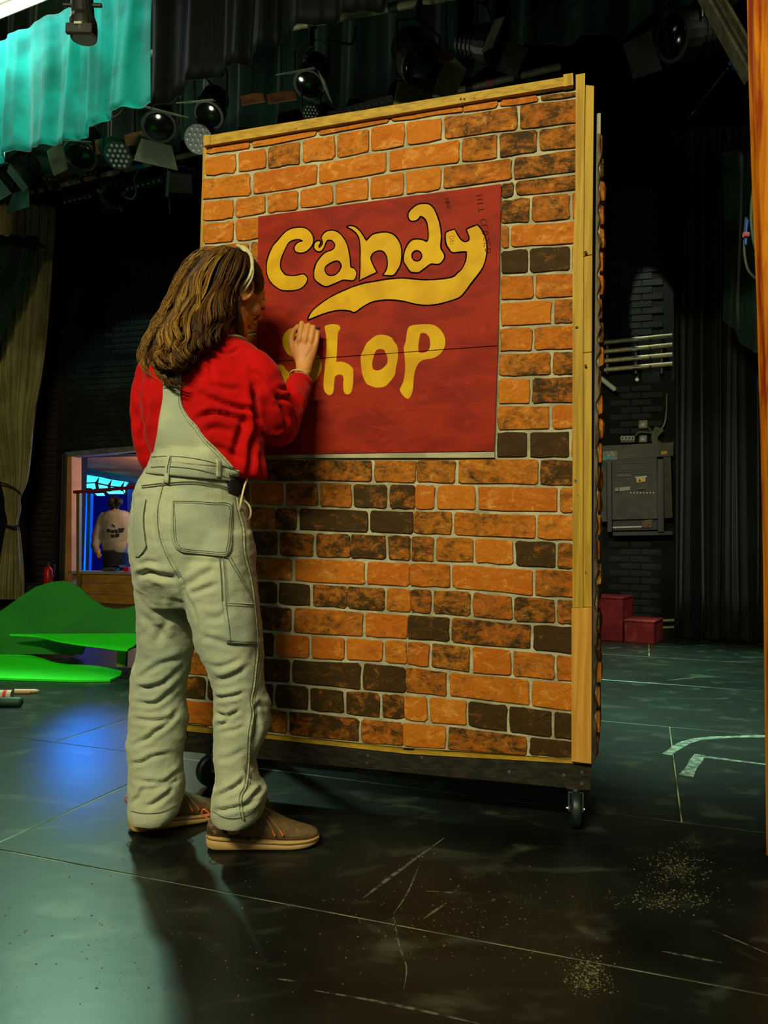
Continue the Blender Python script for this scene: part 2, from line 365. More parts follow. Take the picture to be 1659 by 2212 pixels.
# joints between courses: polylines (x, y) left to right, read off the photograph
J = {
 0:[(445,318),(560,299),(686,280),(843,252),(976,229),(1090,211),(1245,196)],
 1:[(445,338),(542,323),(686,295),(843,266),(986,248),(1071,236),(1125,226),(1245,209)],
 2:[(441,384),(577,367),(651,356),(724,345),(798,331),(875,318),(990,298),(1071,288),(1124,282),(1248,266)],
 3:[(438,434),(539,425),(577,417),(686,401),(836,373),(990,354),(1080,344),(1161,330),(1246,321)],
 4:[(441,482),(560,466),(726,443),(876,423),(990,407),(1083,396),(1120,389),(1245,374)],
 5:[(437,531),(560,519),(820,470),(1083,432),(1115,425),(1243,414)],
 6:[(436,580),(560,570),(820,525),(1086,486),(1242,475)],
 7:[(433,630),(560,618),(820,575),(1083,539),(1238,528)],
 8:[(430,680),(560,668),(820,628),(1081,594),(1238,587)],
 9:[(427,730),(560,720),(820,680),(1082,651),(1239,643)],
 10:[(425,780),(560,768),(820,735),(1080,708),(1239,700)],
 11:[(422,832),(560,822),(820,790),(1078,762),(1239,757)],
 12:[(419,884),(560,873),(820,842),(1077,816),(1239,812)],
 13:[(416,936),(560,925),(820,897),(1075,876),(1239,872)],
 14:[(413,965),(560,960),(820,945),(1073,932),(1239,929)],
 15:[(409,991),(570,989.5),(900,992),(1069,990),(1240,991)],
 16:[(407,1036),(534,1041),(700,1041),(899,1045),(1026,1047),(1238,1051.5)],
 17:[(405,1086),(542,1092),(795,1100),(920,1103),(1026,1104),(1238,1111)],
 18:[(403,1135),(534,1144),(689,1150),(833,1153),(920,1157),(979,1158),(1238,1171)],
 19:[(402,1190),(546,1201),(761,1209),(920,1215),(1026,1218),(1238,1233)],
 20:[(400,1243),(551,1253),(640,1258),(797,1266),(920,1271),(979,1273),(1154,1290),(1238,1294)],
 21:[(399,1291),(558,1307),(674,1312),(821,1322),(920,1328),(1026,1334),(1107,1344),(1238,1352)],
 22:[(398,1348),(564,1365),(675,1372),(787,1378),(880,1383),(976,1390),(1141,1405),(1238,1416)],
 23:[(397,1403),(567,1420),(696,1427),(826,1432),(930,1445),(1021,1457),(1111,1464),(1238,1475)],
 24:[(395,1456),(570,1473),(633,1479),(787,1493),(880,1499),(976,1508),(1141,1526),(1238,1540)],
 25:[(393,1508),(588,1530),(669,1538),(757,1547),(880,1558),(1009,1571),(1096,1585),(1238,1601)],
 26:[(391,1563),(573,1584),(772,1605),(880,1616),(970,1622),(1141,1634),(1238,1641)]}
def jy(k, x):
    P = J[k]
    if x <= P[0][0]: return P[0][1]+(x-P[0][0])*(P[1][1]-P[0][1])/(P[1][0]-P[0][0])
    for a, b in zip(P, P[1:]):
        if x <= b[0]: return a[1]+(x-a[0])*(b[1]-a[1])/(b[0]-a[0])
    return P[-1][1]
def lx(y):
    for a, b in zip(LE, LE[1:]):
        if a[1] <= y <= b[1]: return a[0]+(y-a[1])*(b[0]-a[0])/(b[1]-a[1])
    return LE[0][0] if y < LE[0][1] else LE[-1][0]
def rx(y):
    R = RE[::-1]
    for a, b in zip(R, R[1:]):
        if a[1] <= y <= b[1]: return a[0]+(y-a[1])*(b[0]-a[0])/(b[1]-a[1])
    return 1240
# rows: (x start, x end, joints, tones) ; tone 0 clean orange .. 1 near black; her shadow beside the legs is put in
ROWS = {
 0:[(None,None,[542,686,843,1001,1078,1165],[.3,.3,.4,.2,.3,.45,.7])],
 1:[(None,None,[512,577,651,726,799,876,957,1121],[.15,.2,.62,.3,.45,.15,.15,.6,.62])],
 2:[(None,None,[544,687,838,995,1077,1163],[.4,.2,.1,.05,.62,.72,.6])],
 3:[(None,None,[507,576,647,721,798,875,955,1108],[.1,.4,.35,.15,.1,.25,.1,.5,.66])],
 4:[(None,560,[507],[.3,.3]), (1083,None,[1112],[.75,.66])],
 5:[(None,560,[540],[.5,.5]), (1083,None,[1147,1233],[.72,.62,.4])],
 6:[(None,560,[500],[.4,.4]), (1083,None,[1102],[.5,.22])],
 7:[(None,560,[530],[.4,.5]), (1083,None,[1142,1233],[1.35,1.1,.3])],
 8:[(None,560,[497],[.5,.4]), (1082,None,[1155],[.38,.45])],
 9:[(None,560,[525],[.4,.3]), (1081,None,[1194],[.02,.6])],
 10:[(None,560,[490],[.3,.4]), (1080,None,[1152],[.42,.45])],
 11:[(None,560,[520],[.4,.5]), (1078,None,[1192],[.62,.72])],
 12:[(None,560,[488],[.4,.5]), (1077,None,[1147],[.18,.75])],
 13:[(None,560,[515],[.5,.4]), (1075,None,[1190],[.5,.3])],
 14:[(None,560,[485],[.5,.5]), (1073,None,[1142,1232],[1.35,1.15,.2])],
 15:[(None,None,[500,657,805,900,987,1165],[.7,.75,.66,.5,.55,.55,.85])],
 16:[(None,None,[470,541,614,689,762,839,896,942,1030,1207],[.6,.6,.5,.58,.52,.85,.78,.15,.15,.18,.5])],
 17:[(None,None,[500,595,644,798,893,979,1159],[.7,.55,.85,1.0,.95,.62,.42,.4])],
 18:[(None,None,[460,530,602,680,757,836,888,940,1024,1111,1202],[.6,.6,.9,.75,.7,.8,.8,.62,.55,.12,.98,.7])],
 19:[(None,None,[480,634,791,886,975,1154],[.7,.5,.1,.08,.4,.0,.62])],
 20:[(None,None,[455,530,600,673,750,833,887,935,1019,1109,1201],[.7,.7,.9,.95,.72,.72,.4,.6,.72,.55,.7,.7])],
 21:[(None,None,[470,633,787,881,973,1149],[.7,.8,.55,.3,.92,.72,1.0])],
 22:[(None,None,[450,520,594,670,746,829,880,930,1018,1106,1200],[.7,.7,.9,.35,.15,.15,.4,.4,.6,.12,.5,.45])],
 23:[(None,None,[480,629,782,877,968,1146],[.5,.9,1.05,.95,.6,.35,.08])],
 24:[(None,None,[446,520,592,668,745,823,873,926,1010,1098,1194],[.85,.9,.9,.9,.85,.8,.78,.1,.12,1.0,.95,.9])],
 25:[(None,None,[500,622,778,870,965,1141],[.2,.7,.75,.6,.1,.62,.95])]}
SEAMS = {(15,657),(15,900),(16,896),(17,595),(17,893),(18,757),(18,888),(19,886),(20,750),(20,887),(21,881),(22,880),(23,877),(24,873),(25,870),(3,990),(0,1001),(1,990)}
def brick(c4, tone, seed, proud=.002, gl=1, gr=1):
    # c4: four picture corners (tl,tr,br,bl) -> rounded, jittered slab lying on the board
    r = random.Random(seed); TL, TR, BR, BL = [Vector(p) for p in c4]
    def pt(s, t):
        s = s-gx*(1-gl)*(1-s)*1.0+gx*(1-gr)*s*1.0
        return (TL*(1-s)+TR*s)*(1-t)+(BL*(1-s)+BR*s)*t
    wpx = (TR-TL).length; hpx = (BL-TL).length
    if wpx < 5 or hpx < 5: return
    gx = min(.3, 2.7/wpx); gy = min(.3, 2.9/hpx); cx = min(.3, 5.5/wpx); cy = min(.3, 5.5/hpx)
    base = [(gx+cx*.05, gy+cy), (gx+cx*.3, gy+cy*.3), (gx+cx, gy), (.33, gy), (.67, gy), (1-gx-cx, gy), (1-gx-cx*.3, gy+cy*.3), (1-gx, gy+cy),
            (1-gx, .5), (1-gx, 1-gy-cy), (1-gx-cx*.3, 1-gy-cy*.3), (1-gx-cx, 1-gy), (.6, 1-gy), (.3, 1-gy), (gx+cx, 1-gy), (gx+cx*.3, 1-gy-cy*.3), (gx, 1-gy-cy), (gx, .5)]
    lo = []; hi = []
    for s, t in base:
        s += r.uniform(-1,1)*1.5/wpx; t += r.uniform(-1,1)*1.5/hpx
        p = pt(s, t); q = pt(s+(.5-s)*min(.25, 3/wpx)*1.2, t+(.5-t)*min(.25, 3/hpx)*1.2)
        lo.append(fp(p.x, p.y, -.001)); hi.append(fp(q.x, q.y, proud+r.uniform(-.0008,.0012)))
    n = len(lo); c = pt(.5+r.uniform(-.2,.2), .5+r.uniform(-.15,.15))
    vs = lo+hi+[fp(c.x, c.y, proud+r.uniform(.0003,.0009))]
    fs = [(i, (i+1) % n, n+(i+1) % n, n+i) for i in range(n)]+[(n+i, n+(i+1) % n, 2*n) for i in range(n)]
    o = mesh('brick', vs, [f[::-1] for f in fs], m_brick, flat); o['tone'] = float(tone if tone > 1.2 else min(tone, .98)+r.uniform(-.05,.05))
for k, segs in ROWS.items():
    for xs, xe, js, tones in segs:
        ym = (jy(k, 450 if xs is None else xs)+jy(k+1, 450 if xs is None else xs))/2
        left = lx(ym) if xs is None else xs
        if k in (2,): left -= 3
        ymr = (jy(k, 1240)+jy(k+1, 1240))/2
        right = (rx(ymr)+2) if xe is None else xe
        X = [left]+[x for x in js if x > left+8]+[right]
        tones = tones[-(len(X)-1):] if len(tones) >= len(X)-1 else tones+[.4]*9
        for i in range(len(X)-1):
            a, b = X[i], X[i+1]; a_ = a-2.5 if i == 0 else a; b_ = b+2.5 if i == len(X)-2 else b
            brick([(a_, jy(k, a)), (b_, jy(k, b)), (b_, jy(k+1, b)), (a_, jy(k+1, a))], tones[i], k*37+i, gl=0.1 if (k, a) in SEAMS else 1, gr=0.1 if (k, b) in SEAMS else 1)
# overlapping paper strips with dark lifted edges
m_dark = M('dark_gap', (14,10,6), None, rough=.9)
# sign panel: two boards
m_red = M('red_brushed_paint', (152,36,7), (128,25,4), 7, .6, .10, 70, c3=(172,50,20), lo3=.58, hi3=.85, s3=11, stretch=(1,1,1.8), detail=6, dist=.8, spec=.12)
m_yel = M('yellow_paint', (214,168,4), (198,148,2), 12, .55, .08, 90, spec=.12)
m_line = M('black_marker_line', (10,4,3), None, rough=.9, spec=.03)
def fpoly(name, px, d0, d1, mat, parent):
    return MB().prism([fp(x, y) for x, y in px], FN*d0, FN*d1).build(name, mat, parent)
sign = fpoly('sign_panel', [(560,470),(1083,400),(1076,747.5),(557,784)], .001, .009, m_red, flat)
sign2 = fpoly('sign_panel', [(557,786),(1076,749.5),(1068,975),(545,983)], .001, .009, m_red, flat)
fpoly('mortar_strip', [(545,984),(1068,976.5),(1069,989),(545,990)], .0005, .007, M('pale_mortar_strip', (176,170,140), (150,145,116), 12, .85), flat)
def T(pts, o, s): return [(o[0]+x/s, o[1]+y/s) for x, y in pts]
K1, S1 = (560,470), 6.381; K2, S2 = (800,420), 5.925; K3, S3 = (650,560), 3.858; K4, S4 = (580,680), 7.541; K5, S5 = (760,680), 6.9125
L_c = T([(612,338),(560,318),(500,325),(440,350),(405,390),(360,480),(325,570),(308,650),(315,715),(345,765),(380,800),(450,812),(520,810),(580,795),(625,790),(660,815),(682,855),(670,905),(630,960),(570,1000),(480,1020),(350,1020),(280,995),(200,935),(150,870),(120,780),(115,690),(125,600),(155,500),(205,400),(260,335),(330,255),(390,200),(470,160),(560,148),(640,155),(700,190),(745,245),(765,310),(758,370),(735,415),(695,460),(640,495),(580,505),(530,495),(500,465),(495,420),(520,380),(560,350)], K1, S1)
L_a = T([(840,430),(860,410),(882,380),(880,340),(868,300),(880,260),(920,215),(970,192),(1040,190),(1100,215),(1160,270),(1215,360),(1245,460),(1265,570),(1275,690),(1310,705),(1340,735),(1355,780),(1345,840),(1320,875),(1280,885),(1175,875),(1100,905),(1030,935),(950,965),(890,955),(820,910),(775,860),(765,800),(770,730),(790,660),(830,590),(890,520),(940,485),(1000,465),(1040,440),(1055,400),(1040,360),(1010,335),(975,328),(945,345),(925,385),(905,435),(875,475),(830,488),(785,465),(765,430),(765,400),(775,365),(800,340),(840,332),(862,350),(855,375),(835,405)], K1, S1)
H_a = T([(1080,612),(1115,625),(1140,670),(1130,720),(1095,770),(1050,805),(980,810),(940,785),(918,740),(925,700),(960,665),(1020,630)], K1, S1)
L_n = [(750.4,493),(755.9,490),(764,490.5),(771.6,493.5),(782.5,504.5),(793.2,522),(801.3,513),(810,507),(828.7,503.9),(843.9,505.2),(855.7,512),(865,525.5),(869.2,541.5),(869.2,561.8),(865.8,577),(857.4,591.3),(852.3,596.7),(843.9,598),(827.8,596.4),(834.6,587),(838,575.3),(838,563.5),(834.6,552.5),(828.7,545.7),(821,544),(811.8,546.6),(805,553.3),(803,561.8),(808.4,575.3),(816.5,590.5),(800,598),(777.8,608.7),(779.4,587.5),(779.4,564),(779.7,540.5),(777.8,520),(771.6,507.6),(762,499)]
L_d = T([(725,615),(745,590),(748,500),(735,400),(710,340),(680,310),(648,297),(630,325),(600,350),(550,360),(510,345),(492,300),(498,245),(540,195),(610,145),(690,130),(760,140),(810,180),(845,240),(880,330),(905,430),(918,560),(910,690),(940,750),(960,800),(945,850),(900,900),(850,910),(785,905),(720,950),(635,1010),(570,1015),(515,1000),(460,920),(430,860),(440,760),(470,680),(510,620),(560,590),(620,585),(680,595)], K2, S2)
H_d = T([(603+63*math.cos(a/12*6.283), 800+66*math.sin(a/12*6.283)) for a in range(12)], K2, S2)
L_y = T([(1085,458),(1120,520),(1165,590),(1215,620),(1260,605),(1270,570),(1250,510),(1232,462),(1300,430),(1375,403),(1420,450),(1465,530),(1490,620),(1498,730),(1480,850),(1440,960),(1370,1060),(1300,1150)], K2, S2)+\
 [(1007.7,630),(994.7,644),(974,652),(948,659),(922,661.6),(898.8,659),(873,652.8),(847,650),(826,650.7),(805.5,654.6),(787.4,663.7),(768,677),(758.9,674),(740.7,672),(722.6,674),(701.8,679.7),(683.7,687),(666.8,693.5),(670.7,681.8),(683.7,666.3),(712.2,645.5),(746,628.7),(784.8,614.4),(810.7,609.8),(841.8,604.6),(875.5,602.8),(909,606),(940,606),(976.6,601),(989.5,591)]+\
 T([(1180,960),(1225,860),(1235,750),(1180,750),(1060,760),(1010,710),(975,650),(965,560),(980,495)], K2, S2)
L_s = T([(640,260),(560,225),(450,222),(370,240),(310,280),(265,340),(245,430),(265,540),(320,640),(395,690),(500,740),(600,800),(640,880),(600,960),(500,1000),(400,980),(300,900),(270,850),(220,825),(95,825),(110,900),(150,1010),(180,1110),(240,1160),(400,1190),(560,1190),(700,1140),(770,1095),(820,1030),(870,930),(885,830),(870,740),(830,680),(760,645),(650,580),(520,500),(440,430),(430,380),(500,340),(600,340)], K4, S4)
L_h = T([(930,215),(960,185),(1060,165),(1150,178),(1180,205),(1182,245),(1150,300),(1140,400),(1132,550),(1125,700),(1118,778),(1200,775),(1290,800),(1370,860),(1395,920),(1395,1060),(1385,1180),(1360,1270),(1320,1302),(1270,1300),(1240,1250),(1230,1150),(1238,1050),(1215,990),(1150,985),(1100,1020),(1090,1080),(1080,1200),(1060,1290),(1010,1318),(960,1295),(920,1230),(912,1130),(925,950),(940,780),(955,650),(960,480),(950,330)], K4, S4)
L_o = T([(440,310),(520,318),(600,350),(640,410),(685,470),(700,560),(695,680),(670,800),(655,900),(610,970),(560,1030),(500,1080),(400,1097),(320,1080),(235,1040),(190,960),(165,880),(150,760),(145,640),(160,590),(200,500),(230,440),(300,375),(370,325)], K5, S5)
H_o = T([(430,522),(490,535),(520,590),(545,650),(540,730),(500,785),(440,830),(380,840),(330,820),(315,760),(325,680),(350,600),(375,545)], K5, S5)
L_p = T([(850,215),(910,170),(1100,152),(1210,160),(1300,205),(1370,290),(1400,370),(1398,470),(1370,540),(1300,620),(1200,665),(1090,680),(1020,720),(980,780),(950,860),(935,960),(925,1080),(910,1170),(880,1240),(845,1265),(800,1240),(740,1165),(732,1110),(775,1020),(795,920),(808,800),(800,640),(785,500),(810,430),(830,300)], K5, S5)
H_p = T([(1050,285),(1110,290),(1160,340),(1178,420),(1170,510),(1130,560),(1060,580),(1010,570),(1002,500),(1012,400),(1030,310)], K5, S5)
def cr2(pts, k=3):
    # smooth but keep sharp corners
    n = len(pts); out = []
    V = [Vector((x, y, 0)) for x, y in pts]
    def sharp(i):
        a = (V[i]-V[i-1]).normalized(); b = (V[(i+1) % n]-V[i]).normalized(); return a.dot(b) < .45
    sh = [sharp(i) for i in range(n)]
    for i in range(n):
        p1, p2 = V[i], V[(i+1) % n]; p0 = V[i-1] if not sh[i] else p1; p3 = V[(i+2) % n] if not sh[(i+1) % n] else p2
        for q in range(k):
            t = q/k; p = .5*((2*p1)+(p2-p0)*t+(2*p0-5*p1+4*p2-p3)*t*t+(3*p1-p0-3*p2+p3)*t**3); out.append((p.x, p.y))
    return out
def letter(px, holes, outline, parent, name='painted_letter'):
    loops = [cr2(px)]+[cr2(h) for h in holes]; P3 = [[fp(x, y) for x, y in L_] for L_ in loops]
    tr = tessellate_polygon(P3); flatp = [p for L_ in P3 for p in L_]; n = len(flatp)
    vs = [p+FN*.0088 for p in flatp]+[p+FN*.0098 for p in flatp]; fs = []
    for t in tr:
        a, b, c = t; nn = (flatp[b]-flatp[a]).cross(flatp[c]-flatp[a])
        if nn.dot(FN) < 0: t = (c, b, a)
        fs.append(tuple(i+n for i in t))
    b0 = 0
    for L_ in P3:
        m_ = len(L_)
        for i in range(m_): fs.append((b0+i, b0+(i+1) % m_, n+b0+(i+1) % m_, n+b0+i))
        b0 += m_
    lo = mesh(name, vs, fs, m_yel, parent)
    if outline:
        mb = MB()
        for L_ in P3:
            m_ = len(L_); vs = []
            for i, p in enumerate(L_):
                t = (L_[(i+1) % m_]-L_[i-1]).normalized(); s = t.cross(FN)*(.0021+.0009*noise.noise(p*30))
                vs += [p+s+FN*.009, p+s+FN*.0106, p-s+FN*.0106, p-s+FN*.009]
            fs = []
            for i in range(m_):
                a = i*4; b = ((i+1) % m_)*4
                for q in range(3): fs.append((a+q, a+q+1, b+q+1, b+q))
            mb.add(vs, fs)
        mb.build('letter_outline', m_line, parent)
    return lo
for Lp, H in ((L_c, []), (L_a, [H_a]), (L_n, []), (L_d, [H_d]), (L_y, [])): letter(Lp, H, True, sign)
def split_letter(Lp, H):
    # letters that run over the joint between the two boards: cut along the joint
    g0, g1 = fp(557,785), fp(1076,748.5); pn = (g1-g0).cross(FN).normalized()
    for sgn, par in ((1, sign), (-1, sign2)):
        o = letter(Lp, H, False, par); bm = bmesh.new(); bm.from_mesh(o.data); off = rootloc(par)
        up = pn if pn.z > 0 else -pn
        bmesh.ops.bisect_plane(bm, geom=bm.verts[:]+bm.edges[:]+bm.faces[:], plane_co=g0-off+up*(sgn*.0012), plane_no=up*sgn, clear_inner=True)
        bm.to_mesh(o.data); bm.free()
for Lp, H in ((L_s, []), (L_h, []), (L_o, [H_o]), (L_p, [H_p])): split_letter(Lp, H)
# pencil scribbles on the sign
def pencil(strokes, parent, mat, wd=.0012):
    mb = MB()
    for st in strokes:
        P = [fp(x, y)+FN*.0101 for x, y in st]
        mb.tube(P, wd, 4)
    mb.build('pencil_marks', mat, parent)
m_pen = M('pencil', (96,26,12), None, rough=.8)
def txt(s, x0, y0, dx, dy, h):            # simple stroke capitals running along (dx,dy) in the picture
    G = {'H':[[(0,0),(0,1)],[(.7,0),(.7,1)],[(0,.5),(.7,.5)]],'I':[[(.3,0),(.3,1)]],'T':[[(.35,0),(.35,1)],[(0,0),(.7,0)]],'C':[[(.7,.1),(.3,0),(0,.4),(.1,.9),(.7,1)]],'L':[[(0,0),(0,1),(.6,1)]],'O':[[(.3,0),(0,.4),(.2,1),(.6,.8),(.6,.2),(.3,0)]],'P':[[(0,1),(0,0),(.6,.1),(.6,.5),(0,.55)]],'S':[[(.6,.05),(.1,.1),(.1,.45),(.6,.55),(.5,1),(0,.95)]],'D':[[(0,0),(0,1),(.6,.8),(.6,.2),(0,0)]],'E':[[(.6,0),(0,0),(0,1),(.6,1)],[(0,.5),(.5,.5)]]}
    out = []; vx, vy = -dy, dx
    for i, ch in enumerate(s):
        for st in G.get(ch, []): out.append([(x0+dx*h*(i+a)-vx*h*(.5-b)*-1, y0+dy*h*(i+a)-vy*h*(.5-b)*-1) for a, b in st])
    return out
pencil(txt('HIT CLOSED', 1036, 425, .16, .985, 13), sign, m_pen)
pencil(txt('HDE', 966, 432, .2, .98, 9), sign, m_pen)
pencil([[(x, y) for x, y in st] for st in txt('OP', 976, 512, .2, .98, 11)], sign, M('pencil_on_yellow', (170,125,6), None, rough=.8), .001)
# battens
def batten(px, mat, th=.022, d0=-.004, name='batten'): return fpoly(name, px, d0, d0+th, mat, flat)
batten([(446,299),(1217,173),(1218,192),(446,320)], m_pineh, .02)
batten([(445,299),(459,297),(459,318),(445,321)], m_pinev, .023, -.003)
batten([(1217,168),(1238,165),(1239,190),(1218,194)], m_pinev, .022)
postA = [(1244,171),(1264,168),(1260,560),(1259,1311),(1237,1311),(1237,590),(1243,415)]
batten(postA, m_pinev, .03, -.006, 'post')
batten([(1265,190),(1283,192),(1279,553),(1260,557)], m_pinev, .028, -.012, 'post')
batten([(1260,559),(1279,555),(1278,762),(1259,764)], m_pinev, .027, -.012, 'post')
batten([(1259,766),(1278,764),(1278,1310),(1259,1310)], m_pinev, .028, -.012, 'post')
batten([(1235,1312),(1278,1311),(1277,1645),(1235,1640)], m_pine2, .034, -.01, 'post')
# screws and knots
m_steel = M('steel', (170,170,150), None, rough=.3, metal=1); m_knot = M('pine_knot', (70,46,16), None, rough=.8)
def disc(px, py, r, d, mat, name, parent, th=.002, n=12):
    c = fp(px, py, d); e2 = Vector((0,0,1)); vs = [c+FU*(r*math.cos(6.283*k/n))+e2*(r*math.sin(6.283*k/n)) for k in range(n)]
    return MB().prism(vs, FN*0, FN*th).build(name, mat, parent)
disc(1243,1038,.0055,.024,m_steel,'screw',flat); disc(1243,1038,.0022,.0262,m_dark,'screw_recess',flat,.0004)
for x, y, r in ((1246,708,.005),(1265,790,.004),(1248,1070,.0018),(1265,1235,.002),(1265,545,.005),(995,214,.004),(1003,214,.0035),(640,277,.002),(1024,212,.002)): disc(x, y, r, .0235 if x > 1200 else .0165, m_knot, 'wood_knot', flat, .0008)
# plinth
D = .50
pz0 = fp(1278,1706).z; pz1 = fp(1278,1646).z
uL = uz(fp(389,1600))[0]; uR = uz(fp(1278,1680))[0]
def pl(u, z, d): return fq(u, z, d)
mb = MB(); mb.prism([fp(390,1580), fp(1278,1652), fp(1275,1706), fp(390,1622)], FBK*.045, FN*.004)
mb.build('plinth_rail', m_blackwood, flat)
mb = MB(); mb.prism([fp(390,1566), fp(573,1587), fp(880,1620), fp(1278,1644), fp(1278,1650), fp(880,1627), fp(573,1594), fp(390,1577)], FBK*.04, FN*.008)
mb.build('plinth_ledge', m_pineh, flat)
for u in (uL+.02, uR-.03):
    MB().bbox(fq(u, (pz0+pz1)/2+.005, -D/2-.03), (.045, D, pz1-pz0-.01), .003, FU, FN).build('plinth_rail', m_blackwood, flat)
MB().bbox(fq((uL+uR)/2, (pz0+pz1)/2+.005, -D-.05), (uR-uL, .045, pz1-pz0-.01), .003, FU, FN).build('plinth_rail', m_blackwood, flat)
for x, y in ((795,1632),(793,1648),(1100,1667),(1218,1674),(1257,1668),(1257,1692),(912,1636)): disc(x, y, .0055, .004, m_steel, 'screw', flat, .002, 8)
# frame behind: studs and back rails, side wall with proud bricks seen edge on
topz = fp(1230,200).z
for u in (uL+.03, FW*.36, FW*.68, uR-.03):
    MB().bbox(fq(u, (pz1+topz)/2, -.045), (.045, .05, topz-pz1-.02), .003, FU, FN).build('stud', m_pinev, flat)
for u in (uL+.03, uR-.03):
    MB().bbox(fq(u, (pz1+topz)/2, -D-.03), (.045, .045, topz-pz1-.02), .003, FU, FN).build('stud', m_pinev, flat)
for z in (pz1+.03, topz-.03):
    for u in (uL+.03, uR-.03): MB().bbox(fq(u, z, -D/2-.03), (.045, D-.09, .045), .003, FU, FN).build('cross_rail', m_pineh, flat)
    MB().bbox(fq(FW/2, z, -D-.03), (FW-.1, .045, .045), .003, FU, FN).build('cross_rail', m_pineh, flat)
uS = uR+.004
MB().bbox(fq(uS+.003, (pz1+topz-.06)/2+.01, -.04-D/2+.01), (.012, D, topz-.08-pz1), .002, FU, FN).build('side_board', m_mortar, flat)
z = pz1+.006; row = 0
while z < topz-.12:
    hh = .075; dd = .035
    for q in range(3 if row % 2 == 0 else 4):
        if row % 2 == 0: a, b = -.035-q*.165, -.035-(q+1)*.165+.012
        else: a, b = -.035-max(0, q-.5)*.165, -.035-min(3, q+.5)*.165+.012
        pr = .012+rnd.uniform(-.006,.006); ins = .008; zz0, zz1 = z, z+hh-.011
        v0 = [fq(uS+.009, zz0, a), fq(uS+.009, zz1, a), fq(uS+.009, zz1, b), fq(uS+.009, zz0, b)]
        vm = [fq(uS+.009+pr*.7, zz0+.004+rnd.uniform(-.003,.003), a-.004), fq(uS+.009+pr*.7, zz1-.004+rnd.uniform(-.003,.003), a-.004), fq(uS+.009+pr*.7, zz1-.004, b+.004), fq(uS+.009+pr*.7, zz0+.004, b+.004)]
        v1 = [fq(uS+.009+pr, zz0+.018, a-.02), fq(uS+.009+pr*rnd.uniform(.8,1.15), zz1-.016, a-.02), fq(uS+.009+pr, zz1-.016, b+.02), fq(uS+.009+pr, zz0+.018, b+.02)]
        vs = v0+vm+v1; fs = [(8,9,10,11)]
        for s in (0, 4): fs += [(s+i, s+(i+1) % 4, s+4+(i+1) % 4, s+4+i) for i in range(4)]
        o = mesh('brick', vs, fs, m_brick, flat); o['tone'] = rnd.choice([.4,.6,.8,.5])
    z += hh; row += 1
# loose brick paper edge curling out beside the posts
mb = MB(); pts = []; zz = pz1; i = 0
while zz < topz-.1:
    pts.append((zz, .004+.007*abs(math.sin(i*1.57))+rnd.uniform(-.004,.004))); zz += .034; i += 1
vs = []
for zz, o_ in pts: vs += [fq(uR+.003, zz, -.014), fq(uR+.003+o_, zz, -.020), fq(uR+.005+o_, zz, -.024), fq(uR+.004, zz, -.018)]
fs = []
for i in range(len(pts)-1):
    a = i*4; b = a+4
    for q in range(4): fs.append((a+q, a+(q+1) % 4, b+(q+1) % 4, b+q))
mb.add(vs, fs); mb.build('paper_edge', M('paper_edge', (112,98,66), (60,36,16), 14, .8, .3), flat, True)
# castors
m_rub = M('castor_rubber', (20,40,40), (12,26,27), 30, .45); m_zinc = M('zinc', (190,200,190), None, rough=.3, metal=1); m_blk = M('black_plastic', (14,14,13), None, rough=.5)
def castor(c, ang, zc):
    # swivel castor: top plate > fork > wheel; ang = rolling direction
    d = Vector((math.cos(ang), math.sin(ang), 0)); s = Vector((-d.y, d.x, 0)); R = .055; hub = Vector((c.x, c.y, R+.001))-d*.012
    root = bpy.data.objects.new('castor', None)
    f = MB().bbox(Vector((c.x, c.y, zc-.003)), (.075,.06,.006), .001, d, s).build('castor_plate', m_zinc, flat)
    mb = MB(); mb.tube([Vector((c.x,c.y,zc-.005)), Vector((c.x,c.y,zc-.02))], .024, 14)
    for k in (-1, 1):
        q = [Vector((c.x,c.y,zc-.018))+d*.026, Vector((c.x,c.y,zc-.018))-d*.026, hub-d*.012+Vector((0,0,-.006)), hub+d*.012+Vector((0,0,-.006))]
        mb.prism(q, s*(k*.019), s*(k*.022))
    mb.box(Vector((c.x,c.y,zc-.019)), (.05,.044,.003), d, s)
    mb.tube([hub-s*.028, hub+s*.028], .0045, 8); mb.build('castor_fork', m_zinc, f)
    mb = MB(); n = 28; prof = [(R-.010,-.016),(R-.002,-.014),(R,-.006),(R,.006),(R-.002,.014),(R-.010,.016)]
    vs = []; 
    for k in range(n):
        a = 6.283185*k/n; rd = d*math.cos(a)+Vector((0,0,math.sin(a)))
        for r_, o_ in prof: vs.append(hub+rd*r_+s*o_)
    fs = [(k*6+q, k*6+q+1, ((k+1) % n)*6+q+1, ((k+1) % n)*6+q) for k in range(n) for q in range(5)]
    mb.add(vs, fs); mb.build('castor_tyre', m_rub, f, True)
    mb = MB(); mb.tube([hub-s*.0155, hub+s*.0155], R-.009, 24); mb.tube([hub-s*.018, hub+s*.018], .014, 12); mb.build('castor_wheel', m_blk, f)
for (cx_, cy_), a in (((1242,1790), math.radians(80)), ((440,1712), math.radians(38))):
    q = onfloor(cx_, cy_); u_ = (q-FA).dot(FU); castor(fq(u_, 0, -.045), a, pz0)
for u_ in (uL+.07, uR-.07): castor(fq(u_, 0, -D), math.radians(60), pz0)
# hinge hasp on the left end
mb = MB(); c = fp(398,1588,.006); mb.prism([c+FU*x+Vector((0,0,y)) for x, y in ((-.01,-.012),(.012,-.012),(.012,.012),(-.01,.012))], FN*0, FN*.003)
mb.tube(smooth_path([c+FU*(.012*math.cos(a))+Vector((0,0,.008+.022*math.sin(a)))+FN*.006 for a in (-.3,.5,1.3,2.1,2.9,3.4)], 3), .002, 6); mb.build('hasp', m_zinc, flat)
